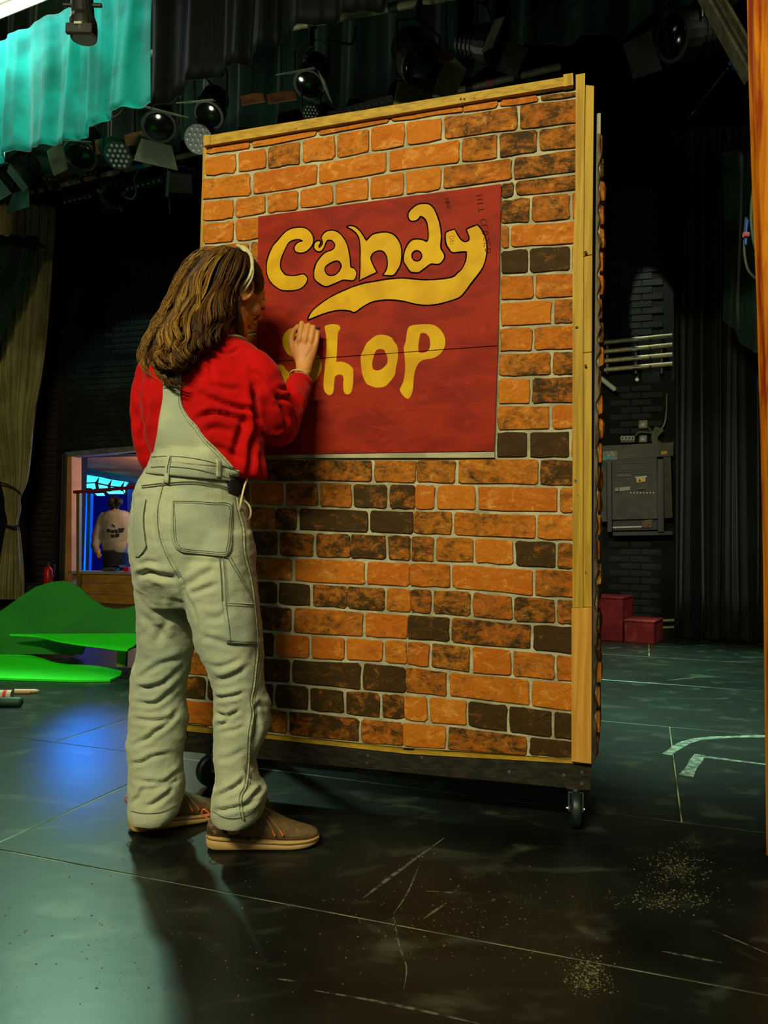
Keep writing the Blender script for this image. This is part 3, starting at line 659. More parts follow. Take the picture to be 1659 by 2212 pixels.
# ================================================================= PERSON painting the sign
def denim(name, c1, c2, c3):
    return M(name, c1, c2, 7, .9, .25, 260, c3=c3, lo3=.5, hi3=.8, s3=3.2, detail=6, dist=.6, sheen=.2, spec=.15)
m_denim = denim('washed_denim', (178,182,150), (160,168,140), (142,154,134)); m_denim2 = denim('denim_pocket', (168,174,146), (150,160,136), (134,146,128))
m_seam = M('denim_seam', (178,178,140), (120,126,104), 160, .9, spec=.1); m_stitch = M('dark_stitching', (84,92,80), (120,124,98), 200, .9, spec=.1)
m_knit = M('red_cotton', (190,6,4), (168,4,4), 5, .85, .15, 220, sheen=.05, spec=.12)
m_skin = M('skin', (204,142,78), (194,126,66), 18, .5, .12, 160, spec=.3); bpy.data.materials['skin'].node_tree.nodes['Principled BSDF'].inputs['Subsurface Weight'].default_value = .0
m_cream = M('cream_cloth', (206,196,150), (184,172,124), 30, .85, .2, 120)
m_black = M('black_cloth', (12,12,12), None, rough=.8)
per = empty('person', onfloor(450, 1830)+Vector((0,0,.0)), 'person with long wavy brown hair, red top and pale denim overalls painting the sign', 'person')
per.location.z = 0
def section_loft(mb, secs, n=28, sq=2.2):
    # secs: (py, left px, right px, Y, half depth)
    b = len(mb.v)
    for py, l, r_, Y, hd in secs:
        a = at(l, py, Y); c = at(r_, py, Y); mid = (a+c)/2; hw = (c-a).length/2; ex = (c-a).normalized()
        for k in range(n):
            th = 2*math.pi*k/n; cs, sn = math.cos(th), math.sin(th)
            f = (abs(cs)**sq+abs(sn)**sq)**(-1/sq); mb.v.append(mid+ex*(hw*f*cs)+Vector((0,1,0))*(hd*f*sn))
    m_ = len(secs)
    for i in range(m_-1):
        for k in range(n): mb.f.append((b+i*n+k, b+i*n+(k+1) % n, b+(i+1)*n+(k+1) % n, b+(i+1)*n+k))
    mb.f.append(tuple(b+k for k in range(n))[::-1]); mb.f.append(tuple(b+(m_-1)*n+k for k in range(n))); return mb
def interp_secs(secs, k=3):
    out = []; n = len(secs)
    for i in range(n-1):
        p0, p1, p2, p3 = secs[max(i-1,0)], secs[i], secs[i+1], secs[min(i+2,n-1)]
        for q in range(k):
            t = q/k; out.append(tuple(.5*((2*b)+(c-a)*t+(2*a-5*b+4*c-d)*t*t+(3*b-a-3*c+d)*t**3) for a, b, c, d in zip(p0, p1, p2, p3)))
    out.append(tuple(secs[-1])); return out
def remeshed(mb, vox, smooth=2, fac=.5, holes=None):
    me = bpy.data.meshes.new('tmp'); me.from_pydata([tuple(v) for v in mb.v], [], mb.f); me.update()
    bm = bmesh.new(); bm.from_mesh(me); bmesh.ops.recalc_face_normals(bm, faces=bm.faces[:]); bm.to_mesh(me); bm.free()
    o = bpy.data.objects.new('tmp', me); COL.objects.link(o)
    r_ = o.modifiers.new('r', 'REMESH'); r_.mode = 'VOXEL'; r_.voxel_size = vox; r_.adaptivity = 0
    s = o.modifiers.new('s', 'SMOOTH'); s.iterations = smooth; s.factor = fac
    dg = bpy.context.evaluated_depsgraph_get(); ev = o.evaluated_get(dg); m2 = ev.to_mesh()
    nv = len(m2.vertices); V = np.empty(nv*3); m2.vertices.foreach_get('co', V); V = V.reshape(-1, 3)
    Nn = np.empty(nv*3); m2.vertices.foreach_get('normal', Nn); Nn = Nn.reshape(-1, 3)
    F = [tuple(p.vertices) for p in m2.polygons]
    ev.to_mesh_clear(); bpy.data.objects.remove(o); bpy.data.meshes.remove(me)
    return V, Nn, F
CPn = np.array(CP); CRn = np.array(CR); CUn = np.array(CU); CFn = np.array(_f)
def proj(V):
    q = V-CPn; z = q@CFn; return IW/2+FPX*(q@CRn)/z, IH/2-FPX*(q@CUn)/z
def wrinkle(V, Nn, strokes):
    # strokes: (px polyline, depth m, width px, ridge) pressed into the side of the cloth that faces the back of the figure
    x, y = proj(V); view = V-CPn; view = view/np.linalg.norm(view, axis=1)[:, None]; facing = np.clip(-(Nn*view).sum(1)*1.6, 0, 1)
    D = np.zeros(len(V))
    for pts, dep, wd, ridge in strokes:
        P = smooth_path([(a, b, 0) for a, b in pts], 4) if len(pts) > 2 else [Vector((pts[0][0]+(pts[1][0]-pts[0][0])*k/4, pts[0][1]+(pts[1][1]-pts[0][1])*k/4, 0)) for k in range(5)]
        best = np.full(len(V), 1e9); sg = np.zeros(len(V)); tt = np.zeros(len(V)); m_ = len(P)-1
        for i in range(m_):
            ax, ay = P[i].x, P[i].y; bx, by = P[i+1].x-ax, P[i+1].y-ay; L2 = bx*bx+by*by+1e-9
            t = np.clip(((x-ax)*bx+(y-ay)*by)/L2, 0, 1); dx = x-(ax+bx*t); dy = y-(ay+by*t); d = np.hypot(dx, dy)
            s = np.sign(bx*dy-by*dx); up = d < best; best = np.where(up, d, best); sg = np.where(up, s, sg); tt = np.where(up, (i+t)/m_, tt)
        taper = np.clip(np.sin(np.pi*np.clip(tt, .04, .96))*1.6, .25, 1)
        sd = best*sg
        D += taper*dep*(-np.exp(-(sd/wd)**2)+ridge*np.exp(-((sd+1.9*wd)/(1.2*wd))**2)+ridge*.5*np.exp(-((sd-1.9*wd)/(1.2*wd))**2))
    return V+Nn*(D*facing)[:, None]
def noise_disp(V, Nn, amp, sc, st=(1,1,1), seed=0):
    out = V.copy(); off = Vector((seed*3.1, seed*1.7, seed))
    for i in range(len(V)):
        p = Vector((V[i][0]*sc*st[0], V[i][1]*sc*st[1], V[i][2]*sc*st[2]))+off
        q = p+Vector((noise.noise(p*.6), noise.noise(p*.6+Vector((9,0,0))), 0))*.8
        out[i] = V[i]+Nn[i]*(noise.noise(q)*amp)
    return out
def finish(name, V, F, mat, parent=None):
    return mesh(name, [Vector(v) for v in V], F, mat, parent or per, True)

# ---- overalls
mb = MB()
section_loft(mb, interp_secs([(984,334,510,2.215,.145),(1020,318,519,2.21,.15),(1050,303,524,2.21,.152),(1090,293,530,2.205,.158),(1130,287,540,2.20,.165),(1180,286,547,2.20,.168),(1230,289,550,2.20,.158),(1270,300,548,2.20,.14),(1310,320,535,2.2,.10)]), 40)
section_loft(mb, interp_secs([(1150,400,545,2.18,.13),(1220,388,552,2.165,.135),(1280,399,556,2.15,.125),(1340,412,562,2.14,.118),(1400,428,568,2.135,.11),(1450,451,569,2.13,.10),(1490,462,573,2.13,.092),(1520,461,584,2.135,.09),(1560,463,585,2.135,.088),(1600,462,570,2.13,.083),(1640,464,552,2.125,.08),(1680,466,559,2.12,.08),(1705,462,576,2.12,.084),(1730,457,574,2.12,.086),(1752,456,570,2.12,.088),(1766,460,562,2.12,.088),(1774,466,552,2.12,.086)]), 32)
section_loft(mb, interp_secs([(1160,290,400,2.24,.12),(1230,292,415,2.25,.125),(1300,301,418,2.26,.12),(1350,301,420,2.265,.112),(1400,299,416,2.27,.105),(1440,291,408,2.27,.10),(1480,287,402,2.27,.095),(1510,284,400,2.27,.092),(1540,281,405,2.27,.09),(1580,279,402,2.265,.085),(1620,278,393,2.26,.082),(1660,278,394,2.255,.082),(1700,279,397,2.25,.085),(1730,280,392,2.25,.086),(1748,281,387,2.245,.087),(1762,282,381,2.245,.087),(1770,285,377,2.245,.085)]), 32)
V, Nn, F = remeshed(mb, .0065, 5, .5)
W = [([(292,1250),(319,1236),(343,1243),(387,1249)], .012, 7, .5), ([(354,1040),(341,1097),(341,1136),(348,1172),(365,1211),(387,1248),(399,1285),(419,1325),(424,1370)], .010, 5, .45),
 ([(411,1282),(431,1277),(470,1263)], .007, 6, .6), ([(397,1272),(436,1243),(467,1226)], .006, 8, .6), ([(436,1375),(480,1387),(504,1397)], .005, 6, .6),
 ([(297,1468),(345,1436),(400,1419)], .006, 6, .6), ([(297,1492),(358,1470),(400,1430)], .005, 5, .6), ([(330,1400),(360,1340),(372,1300)], .005, 9, .5), ([(300,1320),(330,1350),(366,1390)], .005, 8, .5),
 ([(289,1517),(333,1519),(361,1500),(389,1475)], .008, 5, .7), ([(286,1553),(328,1557),(361,1553),(382,1534)], .008, 5, .7), ([(314,1599),(341,1577),(366,1561),(382,1541)], .007, 5, .7),
 ([(280,1650),(305,1647),(333,1633),(376,1627)], .007, 4.5, .7), ([(292,1686),(347,1691),(375,1675),(396,1660)], .009, 5, .7), ([(306,1708),(361,1697),(392,1677)], .007, 5, .6), ([(317,1744),(347,1727),(378,1700)], .008, 5, .6), ([(294,1482),(333,1485),(369,1464)], .006, 5, .6), ([(284,1610),(310,1600),(330,1588)], .005, 5, .6), ([(285,1735),(300,1722),(312,1700)],.006,5,.6),
 ([(462,1541),(491,1546),(518,1533)], .008, 4.5, .7), ([(463,1507),(494,1505),(527,1496)], .007, 5, .7), ([(462,1570),(486,1561),(502,1545)], .006, 4.5, .7), ([(480,1582),(505,1578),(530,1568)], .005, 4.5, .6), ([(465,1470),(500,1462),(536,1440)], .006, 6, .6), ([(450,1436),(480,1440),(520,1425)], .005, 6, .6),
 ([(458,1727),(486,1713),(513,1697),(530,1680)], .008, 5.5, .7), ([(461,1753),(486,1749),(527,1738),(552,1716),(576,1690)], .010, 5, .7), ([(548,1600),(556,1570),(552,1540)], .008, 6, .5), ([(549,1536),(562,1520),(580,1535)], .006, 5, .5), ([(530,1660),(545,1680),(566,1695)], .008, 5, .6), ([(470,1640),(500,1636),(530,1620)], .003, 6, .6), ([(520,1745),(540,1736),(560,1725)], .007, 4, .6),
 ([(440,1330),(470,1335),(495,1318)], .004, 7, .6), ([(330,1255),(350,1290),(352,1330)], .005, 9, .5), ([(400,1210),(440,1215),(490,1212)], .004, 6, .5), ([(300,1225),(320,1215),(345,1220)], .005, 6, .5)]
V = wrinkle(V, Nn, [(a_, b_*1.25, c_, d_) for a_, b_, c_, d_ in W])
V = noise_disp(V, Nn, .006, 11, (1,1,1.6), 1)
V = noise_disp(V, Nn, .0022, 34, (1,1,2), 2)
pants = finish('overalls', V, F, m_denim)
bvh_p = BVHTree.FromPolygons([Vector(v) for v in V], F)
# ---- red top
mb = MB()
section_loft(mb, interp_secs([(722,452,512,2.285,.05),(738,405,535,2.275,.08),(752,350,556,2.265,.10),(775,322,574,2.255,.115),(800,312,588,2.245,.125),(840,308,588,2.235,.13),(880,308,574,2.23,.13),(930,314,568,2.22,.125),(980,324,571,2.215,.115),(1015,336,574,2.215,.108),(1032,345,574,2.22,.104)]), 40)
def arm(mb, pts, n=20):
    P = [at(x, y, Y) for x, y, Y, r_ in pts]; S = smooth_path(P, 4); R = smooth_path([(p[3]*p[2]/FPX, 0, 0) for p in pts], 4)
    mb.tube(S, [r_.x for r_ in R], n)
arm(mb, [(350,765,2.27,20),(325,800,2.27,27),(312,850,2.27,28),(309,900,2.275,26),(314,950,2.28,25),(324,1000,2.30,21),(345,1022,2.36,18),(390,1010,2.46,17)])
arm(mb, [(540,775,2.21,30),(562,805,2.20,38),(578,850,2.21,43),(590,895,2.24,44),(598,924,2.29,40),(612,906,2.34,38),(624,880,2.38,35),(634,856,2.42,31),(645,832,2.455,27),(651,822,2.47,24)])
V, Nn, F = remeshed(mb, .0065, 6, .5)
W = [([(437,852),(471,869),(510,880),(551,888)], .010, 6, .6), ([(426,905),(454,893),(496,899),(526,912)], .009, 6, .6), ([(546,835),(552,880),(556,915),(570,955)], .018, 7, .5), ([(593,850),(612,874),(631,920)], .012, 7, .6),
 ([(602,838),(620,844),(642,862),(652,884)], .010, 4.5, .6), ([(604,857),(627,866),(641,886)], .009, 5, .6), ([(600,872),(616,892),(622,925)], .008, 5, .5), ([(322,812),(319,874),(305,950)], .010, 6, .6), ([(292,880),(300,930),(316,980)], .007, 6, .6),
 ([(537,1030),(543,971),(554,925)], .009, 7, .6), ([(505,990),(515,950),(530,900)], .006, 8, .5), ([(462,750),(490,764),(518,752)], .005, 4, .6), ([(450,765),(456,800),(464,822)], .005, 4, .4), ([(440,930),(470,925),(500,935)], .006, 7, .6), ([(455,830),(480,838),(520,842)], .005, 7, .5), ([(560,985),(563,1010),(565,1034)], .006, 5, .5),
 ([(540,800),(560,815),(572,840)], .006, 6, .5), ([(300,850),(305,880),(302,915)], .006, 5, .5), ([(575,940),(600,948),(625,935)], .007, 5, .5), ([(455,960),(490,975),(520,990)], .005, 6, .5)]
V = wrinkle(V, Nn, [(a_, b_*1.5, c_, d_) for a_, b_, c_, d_ in W]); V = noise_disp(V, Nn, .010, 9, (1,1,1), 4); V = noise_disp(V, Nn, .003, 24, (1,1,1.3), 5)
top = finish('red_top', V, F, m_knit)
bvh_t = BVHTree.FromPolygons([Vector(v) for v in V], F)
def cast(px, py, bv=(bvh_p, bvh_t)):
    d = rayd(px, py).normalized(); best = None
    for b in bv:
        h = b.ray_cast(CP, d)
        if h[0] is not None and (best is None or h[3] < best[3]): best = h
    return best
def surf(px, py, off, bv, Yd):
    h = cast(px, py, bv)
    if h is None: return at(px, py, Yd[0])-rayd(px, py).normalized()*off
    Yd[0] = h[0].y; return h[0]-rayd(px, py).normalized()*off
def ruled(name, Lc, Rc, mat, parent, off=.004, th=.004, m_=16, n=12, bv=(bvh_p, bvh_t), puff=.0, lip=True):
    def res(c, k):
        P = smooth_path([(a, b, 0) for a, b in c], 6) if len(c) > 2 else [Vector((c[0][0]+(c[1][0]-c[0][0])*q/6, c[0][1]+(c[1][1]-c[0][1])*q/6, 0)) for q in range(7)]
        f = k*(len(P)-1); i = min(int(f), len(P)-2); return P[i].lerp(P[i+1], f-i)
    vs = []; Yd = [2.15]
    for i in range(m_+1):
        a, b = res(Lc, i/m_), res(Rc, i/m_)
        for j in range(n+1):
            p = a.lerp(b, j/n); e = min(i, m_-i, j, n-j); o_ = off+(puff if e > 0 else 0)+(0 if e else -.001)
            vs.append(surf(p.x, p.y, o_, bv, Yd))
    k = (m_+1)*(n+1); dpt = Vector((0,1,0))*th; vs += [v+dpt for v in vs]
    fs = []; w_ = n+1
    for i in range(m_):
        for j in range(n):
            a = i*w_+j; fs.append((a, a+w_, a+w_+1, a+1)); fs.append((k+a, k+a+1, k+a+w_+1, k+a+w_))
    bd = [j for j in range(n+1)]+[i*w_+n for i in range(1, m_+1)]+[m_*w_+j for j in range(n-1, -1, -1)]+[i*w_ for i in range(m_-1, 0, -1)]
    for q in range(len(bd)): a, b = bd[q], bd[(q+1) % len(bd)]; fs.append((a, b, k+b, k+a))
    return mesh(name, vs, fs, mat, parent, True)
def seam(name, pts, mat, parent, r_=.0016, off=.0035, bv=(bvh_p, bvh_t), k=6, flat_=1.0, closed=False):
    P = smooth_path([(a, b, 0) for a, b in pts], k, closed) if len(pts) > 2 else [Vector((pts[0][0]+(pts[1][0]-pts[0][0])*q/8, pts[0][1]+(pts[1][1]-pts[0][1])*q/8, 0)) for q in range(9)]
    Yd = [2.15]; P = [surf(p.x, p.y, off, bv, Yd) for p in P]
    return MB().tube(P, (r_, r_*flat_), 6).build(name, mat, parent, True)
# ---- details of the overalls (sub-parts)
bib = ruled('bib_panel', [(355,770),(352,820),(351,860),(344,900),(338,943),(327,996)], [(388,770),(391,815),(390,850),(394,876),(408,901),(424,918),(443,945),(471,972),(507,1012)], m_denim, per, .010, .008, 40, 16)
bib.name = 'bib_panel'
seam('edge_seam', [(387,780),(389,815),(388,850),(392,876),(406,902),(422,920),(441,947),(469,975),(503,1012)], m_seam, bib, .0016, .0125); 
seam('stitching', [(384,790),(386,815),(385,852),(388,878),(402,906),(418,925),(437,951),(464,979),(498,1014)], m_stitch, bib, .0007, .0115)
seam('strap_seam', [(354,838),(372,836),(390,840)], m_stitch, bib, .0010, .0125)
ruled('waistband', [(326,985),(318,1003),(314,1022)], [(517,1016),(516,1028),(514,1041)], m_denim2, pants, .009, .008, 6, 40)
for d_ in (3, 25): seam('stitching', [(326,984+d_),(362,982+d_*1.03),(405,985+d_*1.03),(450,993+d_*1.05),(500,1009+d_),(514,1015+d_)], m_stitch, pants, .0008, .0115)
for d_ in (0, 4.5): seam('stitching', [(306,1049+d_),(356,1043+d_),(411,1040+d_),(450,1043+d_),(480,1049+d_),(512,1061+d_)], m_stitch, pants, .0011, .0035)
ruled('belt_loop', [(361,982),(357,1000),(353,1042)], [(371,984),(367,1002),(363,1044)], m_denim, pants, .014, .005, 8, 3)
ruled('belt_loop', [(467,992),(468,1010),(467,1030)], [(477,994),(479,1012),(477,1033)], m_denim, pants, .014, .005, 8, 3)
seam('painted_loop_shadow', [(368,985),(363,1005),(361,1022)], M('loop_shadow_tone', (40,46,44), None, rough=.9), pants, .0014, .0135)  # dark strip laid in place of the shade beside the belt loop
PK = ([(372,1078),(369,1120),(370,1160),(377,1182),(394,1194)], [(503,1086),(503,1130),(502,1165),(499,1190),(489,1203)])
pk = ruled('back_pocket', PK[0], PK[1], m_denim2, pants, .007, .008, 22, 22, (bvh_p,), .001)
for q in (3, 7):
    seam('stitching', [(374+q*.3,1079+q),(420,1080+q),(460,1083+q),(501-q,1087+q),(502-q,1130),(500-q,1165),(496-q,1188-q*.4),(487-q*.5,1200-q),(440,1197-q),(396,1192-q),(379+q,1181-q*.5),(373+q,1160),(371+q,1120),(374+q*.3,1079+q)], m_stitch, pants, .0009, .0085, (bvh_p,), 5)
ruled('back_pocket', [(289,1078),(287,1130),(287,1170),(289,1190),(292,1204)], [(315,1078),(309,1120),(313,1165),(315,1182),(300,1204)], m_denim2, pants, .006, .007, 16, 6, (bvh_p,))
seam('pocket_edge', [(315,1078),(309,1120),(313,1165),(314,1184),(298,1204)], m_stitch, pants, .0012, .0075, (bvh_p,))
ruled('side_pocket', [(481,1300),(484,1340),(489,1390)], [(549,1303),(552,1345),(556,1393)], m_denim2, pants, .007, .007, 16, 12, (bvh_p,), .001)
for q in (3, 8): seam('stitching', [(486,1300+q),(515,1301+q),(547,1303+q)], m_stitch, pants, .0009, .0085, (bvh_p,))
for q in (-3, -7): seam('stitching', [(491,1390+q),(520,1393+q),(554,1394+q)], m_stitch, pants, .0008, .0085, (bvh_p,))
for q in (0, 8): seam('stitching', [(474+q,1204),(478+q,1255),(480+q,1300),(486+q,1345),(490+q,1388)], m_stitch, pants, .0012, .009 if q else .0045, (bvh_p,))
for q in (0, 7): seam('stitching', [(490+q,1202),(512+q*.8,1238),(532+q*.6,1272),(546,1297)], m_stitch, pants, .0010, .004, (bvh_p,))
OS = [(512,1075),(517,1106),(527,1143),(529,1192),(543,1253),(550,1302),(557,1394),(553,1448),(549,1485),(544,1511),(548,1541),(541,1589),(538,1644),(533,1695),(523,1716),(522,1741),(527,1772)]
seam('outer_seam', OS, m_seam, pants, .0026, .003, (bvh_p,), 5, .8); seam('stitching', [(x-5, y) for x, y in OS], m_stitch, pants, .0008, .002, (bvh_p,), 5)
seam('stitching', [(x+6, y) for x, y in OS[5:14]], m_stitch, pants, .0008, .002, (bvh_p,), 5)
seam('centre_seam', [(353,1046),(341,1097),(341,1136),(348,1172),(365,1211),(386,1248)], m_stitch, pants, .0013, .001, (bvh_p,))
seam('hem_stitching', [(459,1752),(480,1764),(505,1768),(530,1762),(552,1744),(568,1722)], m_stitch, pants, .0010, .0028, (bvh_p,)); seam('hem_stitching', [(283,1752),(310,1757),(345,1755),(375,1742),(386,1733)], m_stitch, pants, .0010, .0028, (bvh_p,))
for x, y, r_ in ((490,1332,.006),(515,1352,.005),(528,1356,.004),(489,1242,.003),(473,1090,.0035)): pass
# side buttons flap and cord at the hip
tubeP = lambda pts, Y: smooth_path([at(x, y, Y+dy) for x, y, dy in pts], 5)
MB().tube(tubeP([(534,1034,-.01),(528,1050,-.02),(521,1080,-.03),(516,1108,-.03)], 2.17), (.0035,.002), 8).build('side_strap', m_cream, pants, True)
MB().tube(tubeP([(526,1080,.0),(537,1090,-.01),(542,1104,-.01),(540,1118,-.005),(532,1128,0),(528,1136,0)], 2.20), (.0035,.003), 8).build('side_strap', m_cream, pants, True)
section_loft(MB(), interp_secs([(1000,470,527,2.215,.10),(1030,470,530,2.215,.10),(1060,470,530,2.215,.10),(1095,480,524,2.215,.09)]), 20).build('black_undershirt', m_black, per, True)

# ---- body: head, neck, right hand and what the clothes cover, one surface
hf = Vector((.70,.68,-.27)).normalized(); hs = hf.cross(Vector((0,0,1))).normalized(); hs = (hs+Vector((0,0,-.06))).normalized(); hu = hs.cross(hf).normalized()   # forward, right side, up
HCn = at(506, 634, 2.335)
def hd_(x, y, z): return HCn+hf*x+hs*y+hu*z
E_ = (hf, hs, hu)
mb = MB()
mb.ball(hd_(-.012,0,.028), (.092,.073,.084), 24, 16, E_)
mb.ball(hd_(.022,0,-.032), (.062,.056,.075), 20, 14, E_)
mb.ball(hd_(.050,0,.020), (.045,.058,.052), 18, 12, E_)
mb.ball(hd_(.066,0,-.098), (.020,.022,.018), 12, 10, E_)
mb.tube([hd_(.0,.045,-.055), hd_(.03,.040,-.088), hd_(.066,.012,-.104)], [.018,.016,.014], 12); mb.tube([hd_(.0,-.045,-.055), hd_(.03,-.040,-.088), hd_(.066,-.012,-.104)], [.018,.016,.014], 12)
for s in (1, -1):
    mb.ball(hd_(.052,.036*s,-.028), (.030,.024,.026), 14, 10, E_); mb.tube([hd_(.086,.010*s,.012), hd_(.078,.045*s,.010)], [.009,.010], 10)
    mb.ball(hd_(.076,.031*s,-.002), (.013,.014,.012), 12, 8, E_)
mb.tube([hd_(.088,0,.008), hd_(.100,0,-.016), hd_(.110,0,-.032)], [.008,.010,.012], 12); mb.ball(hd_(.098,.010,-.036), (.008,.006,.006), 10, 8, E_); mb.ball(hd_(.098,-.010,-.036), (.008,.006,.006), 10, 8, E_)
mb.ball(hd_(.085,0,-.058), (.012,.020,.007), 12, 8, E_); mb.ball(hd_(.083,0,-.071), (.012,.017,.008), 12, 8, E_)
# ear
mb.ball(hd_(-.008,.076,-.008), (.014,.006,.026), 14, 10, E_)
ep = [hd_(-.008+.019*math.cos(a), .082+.004*math.sin(a), -.004+.031*math.sin(a)) for a in (-1.5,-.9,-.3,.3,.9,1.5,2.1,2.7,3.3,3.9,4.4)]
mb.tube(smooth_path(ep, 2), .0048, 8); mb.ball(hd_(-.004,.077,-.033), (.009,.007,.009), 10, 8, E_)
mb.tube([hd_(-.03,0,-.03), hd_(-.045,0,-.10), at(470,745,2.27), at(450,790,2.24)], [.058,.052,.056,.07], 18)
section_loft(mb, [(775,380,520,2.25,.07),(850,380,520,2.23,.08),(950,370,500,2.22,.08),(1100,330,500,2.21,.09),(1180,330,500,2.21,.09)], 16)
mb.tube([at(470,1150,2.18), at(515,1500,2.14), at(507,1745,2.12), at(505,1800,2.115)], [.07,.05,.030,.016], 12); mb.tube([at(360,1150,2.22), at(345,1500,2.27), at(330,1735,2.25), at(333,1775,2.25)], [.07,.05,.032,.026], 12)
mb.tube([at(400,785,2.25), at(335,808,2.27), at(318,860,2.28), at(314,910,2.285), at(322,960,2.29), at(334,996,2.31), at(352,1012,2.37), at(390,1009,2.46)], [.04,.022,.022,.02,.02,.018,.018,.02], 12)
mb.tube([at(500,790,2.24), at(560,810,2.21), at(592,905,2.27), at(634,858,2.42)], [.05,.045,.036,.032], 12)
def hand(mb, X):
    # wrist, palm, four fingers and thumb given as (px, py, Y, r) chains
    for ch in X:
        P = [at(a, b, c) for a, b, c, r_ in ch]; R = [r_ for a, b, c, r_ in ch]
        S = smooth_path(P, 3); Rr = [q.x for q in smooth_path([((r_[0] if isinstance(r_, tuple) else r_), 0, 0) for r_ in R], 3)]
        mb.tube(S, Rr, 12); mb.ball(S[-1], Rr[-1], 10, 8); mb.ball(S[0], Rr[0], 10, 8)
mb.tube([at(634,858,2.42), at(646,824,2.455), at(655,800,2.48), at(657,786,2.487)], [(.030,.028),(.027,.025),(.0255,.021),(.026,.019)], 16)
pm = MB()
for i, (l, r_, py, Y, hd) in enumerate([(637,675,800,2.482,.017),(638,676,785,2.486,.016),(634,683,765,2.490,.0165),(633,688,748,2.492,.016),(637,689,735,2.494,.0145),(640,688,727,2.497,.011)]): pass
section_loft(mb, interp_secs([(803,640,672,2.480,.019),(785,638,676,2.486,.017),(765,634,683,2.490,.0175),(748,633,687,2.493,.017),(735,637,688,2.495,.015),(727,641,687,2.498,.011)]), 18)
FING = [[(645,742,2.488,.0105),(647,728,2.485,.0105),(652,699,2.497,.0098),(650,705,2.522,.0088),(643,716,2.540,.0078)],
 [(658,742,2.486,.0102),(660,727,2.483,.0104),(666,703,2.497,.0094),(664,709,2.523,.0085),(657,722,2.536,.0075)],
 [(670,745,2.487,.0098),(672,730,2.484,.0098),(677,707,2.498,.0090),(675,713,2.523,.008),(668,726,2.534,.0072)],
 [(681,750,2.490,.0090),(683,738,2.487,.0088),(686,717,2.499,.0080),(683,722,2.519,.0072),(677,732,2.528,.0065)],
 [(645,778,2.496,.014),(634,756,2.500,.0125),(629,736,2.508,.0108),(633,718,2.522,.0092),(643,705,2.537,.0082)]]
hand(mb, FING)
hand(mb, [[(390,1008,2.46,.024),(420,1000,2.52,.026),(440,1000,2.55,.024)],[(440,992,2.55,.010),(458,985,2.585,.009),(470,990,2.60,.008)],[(442,1000,2.55,.010),(462,997,2.585,.009),(474,1003,2.60,.008)],[(440,1008,2.55,.009),(460,1009,2.58,.008),(470,1016,2.595,.007)],[(436,1015,2.54,.008),(452,1020,2.57,.007),(462,1026,2.58,.006)],[(420,990,2.53,.011),(432,978,2.56,.009),(446,976,2.58,.008)]])
V, Nn, F = remeshed(mb, .0028, 3, .45)
V = wrinkle(V, Nn, [([(649,742),(656,730),(658,706)], .0022, 2.2, .2), ([(663,744),(669,732),(672,710)], .0020, 2.2, .2), ([(676,746),(681,734),(683,716)], .0020, 2.0, .2), ([(641,748),(640,732),(644,716)], .003, 2.5, .2), ([(645,798),(655,801),(672,796)], .0012, 2, .5), ([(660,775),(670,760),(677,748)], .0008, 3, .5)])
body = finish('body', V, F, m_skin); bvh_b = BVHTree.FromPolygons([Vector(v) for v in V], F)
# eyes, brows, lips
for s in (1, -1):
    MB().ball(hd_(.079,.031*s,-.001), (.0095,.011,.0095), 14, 10, E_).build('eye', M('eye_white', (210,200,180), None, rough=.2), body, True)
    mb = MB(); mb.tube(smooth_path([hd_(.090,.020*s,-.005), hd_(.0945,.030*s,-.008), hd_(.088,.043*s,-.006)], 3), [.0016]*7, 6)
    for k in range(5): a = hd_(.0925-.001*k,.024*s+.004*s*k,-.008); mb.tube([a, a+hf*.007+hs*(.001*s*k)-hu*.004], [.0009,.0004], 4)
    mb.build('eyelashes', M('lash', (16,10,6), None), body)
    MB().tube(smooth_path([hd_(.093,.014*s,.012), hd_(.092,.030*s,.018), hd_(.078,.046*s,.014)], 4), (.0022,.0040), 6).build('eyebrow', M('brow_hair', (52,34,14), None, rough=.9), body)
MB().ball(hd_(.0925,0,-.058), (.006,.018,.0045), 12, 8, E_).build('lips', M('lips', (176,84,62), None, rough=.5), body, True)
for (x, y, Y) in ((642,712,2.5465),(656,720,2.543)): pass
# pen in the hand (a thing of its own) and the bracelet
pen = MB(); t0 = fp(638,714,.013); t1 = at(690,709,2.492); dd = (t1-t0).normalized()
pen.tube([t0, t0+dd*.012, t0+dd*.02, t1-dd*.012, t1], [.0015,.003,.005,.005,.0042], 12)
tag(pen.build('marker_pen', m_black, None, True, origin=t0), 'black marker pen held in the painting hand against the sign', 'pen')
c = at(646,812,2.468); ax = (at(657,786,2.487)-at(634,858,2.42)).normalized(); e1 = ax.cross(Vector((0,0,1))).normalized(); e2 = ax.cross(e1)
MB().tube(smooth_path([c+e1*(.031*math.cos(a))+e2*(.029*math.sin(a)) for a in [k*.5236 for k in range(12)]], 3, True)+[c+e1*.031], .0022, 6).build('bracelet', m_cream, per, True)
# cuff of the right sleeve
cc = at(650,824,2.466)
MB().tube([cc-ax*.02, cc-ax*.004, cc+ax*.006], [(.037,.036),(.040,.039),(.0375,.037)], 24).build('sleeve_cuff', m_knit, top, True)
# collar
P = [at(x, y, Y) for x, y, Y in ((440,742,2.225),(465,735,2.215),(492,728,2.22),(515,729,2.25),(528,738,2.30),(520,745,2.36))]
MB().tube(smooth_path(P, 4), (.010,.005), 8).build('cream_collar', m_cream, per, True)

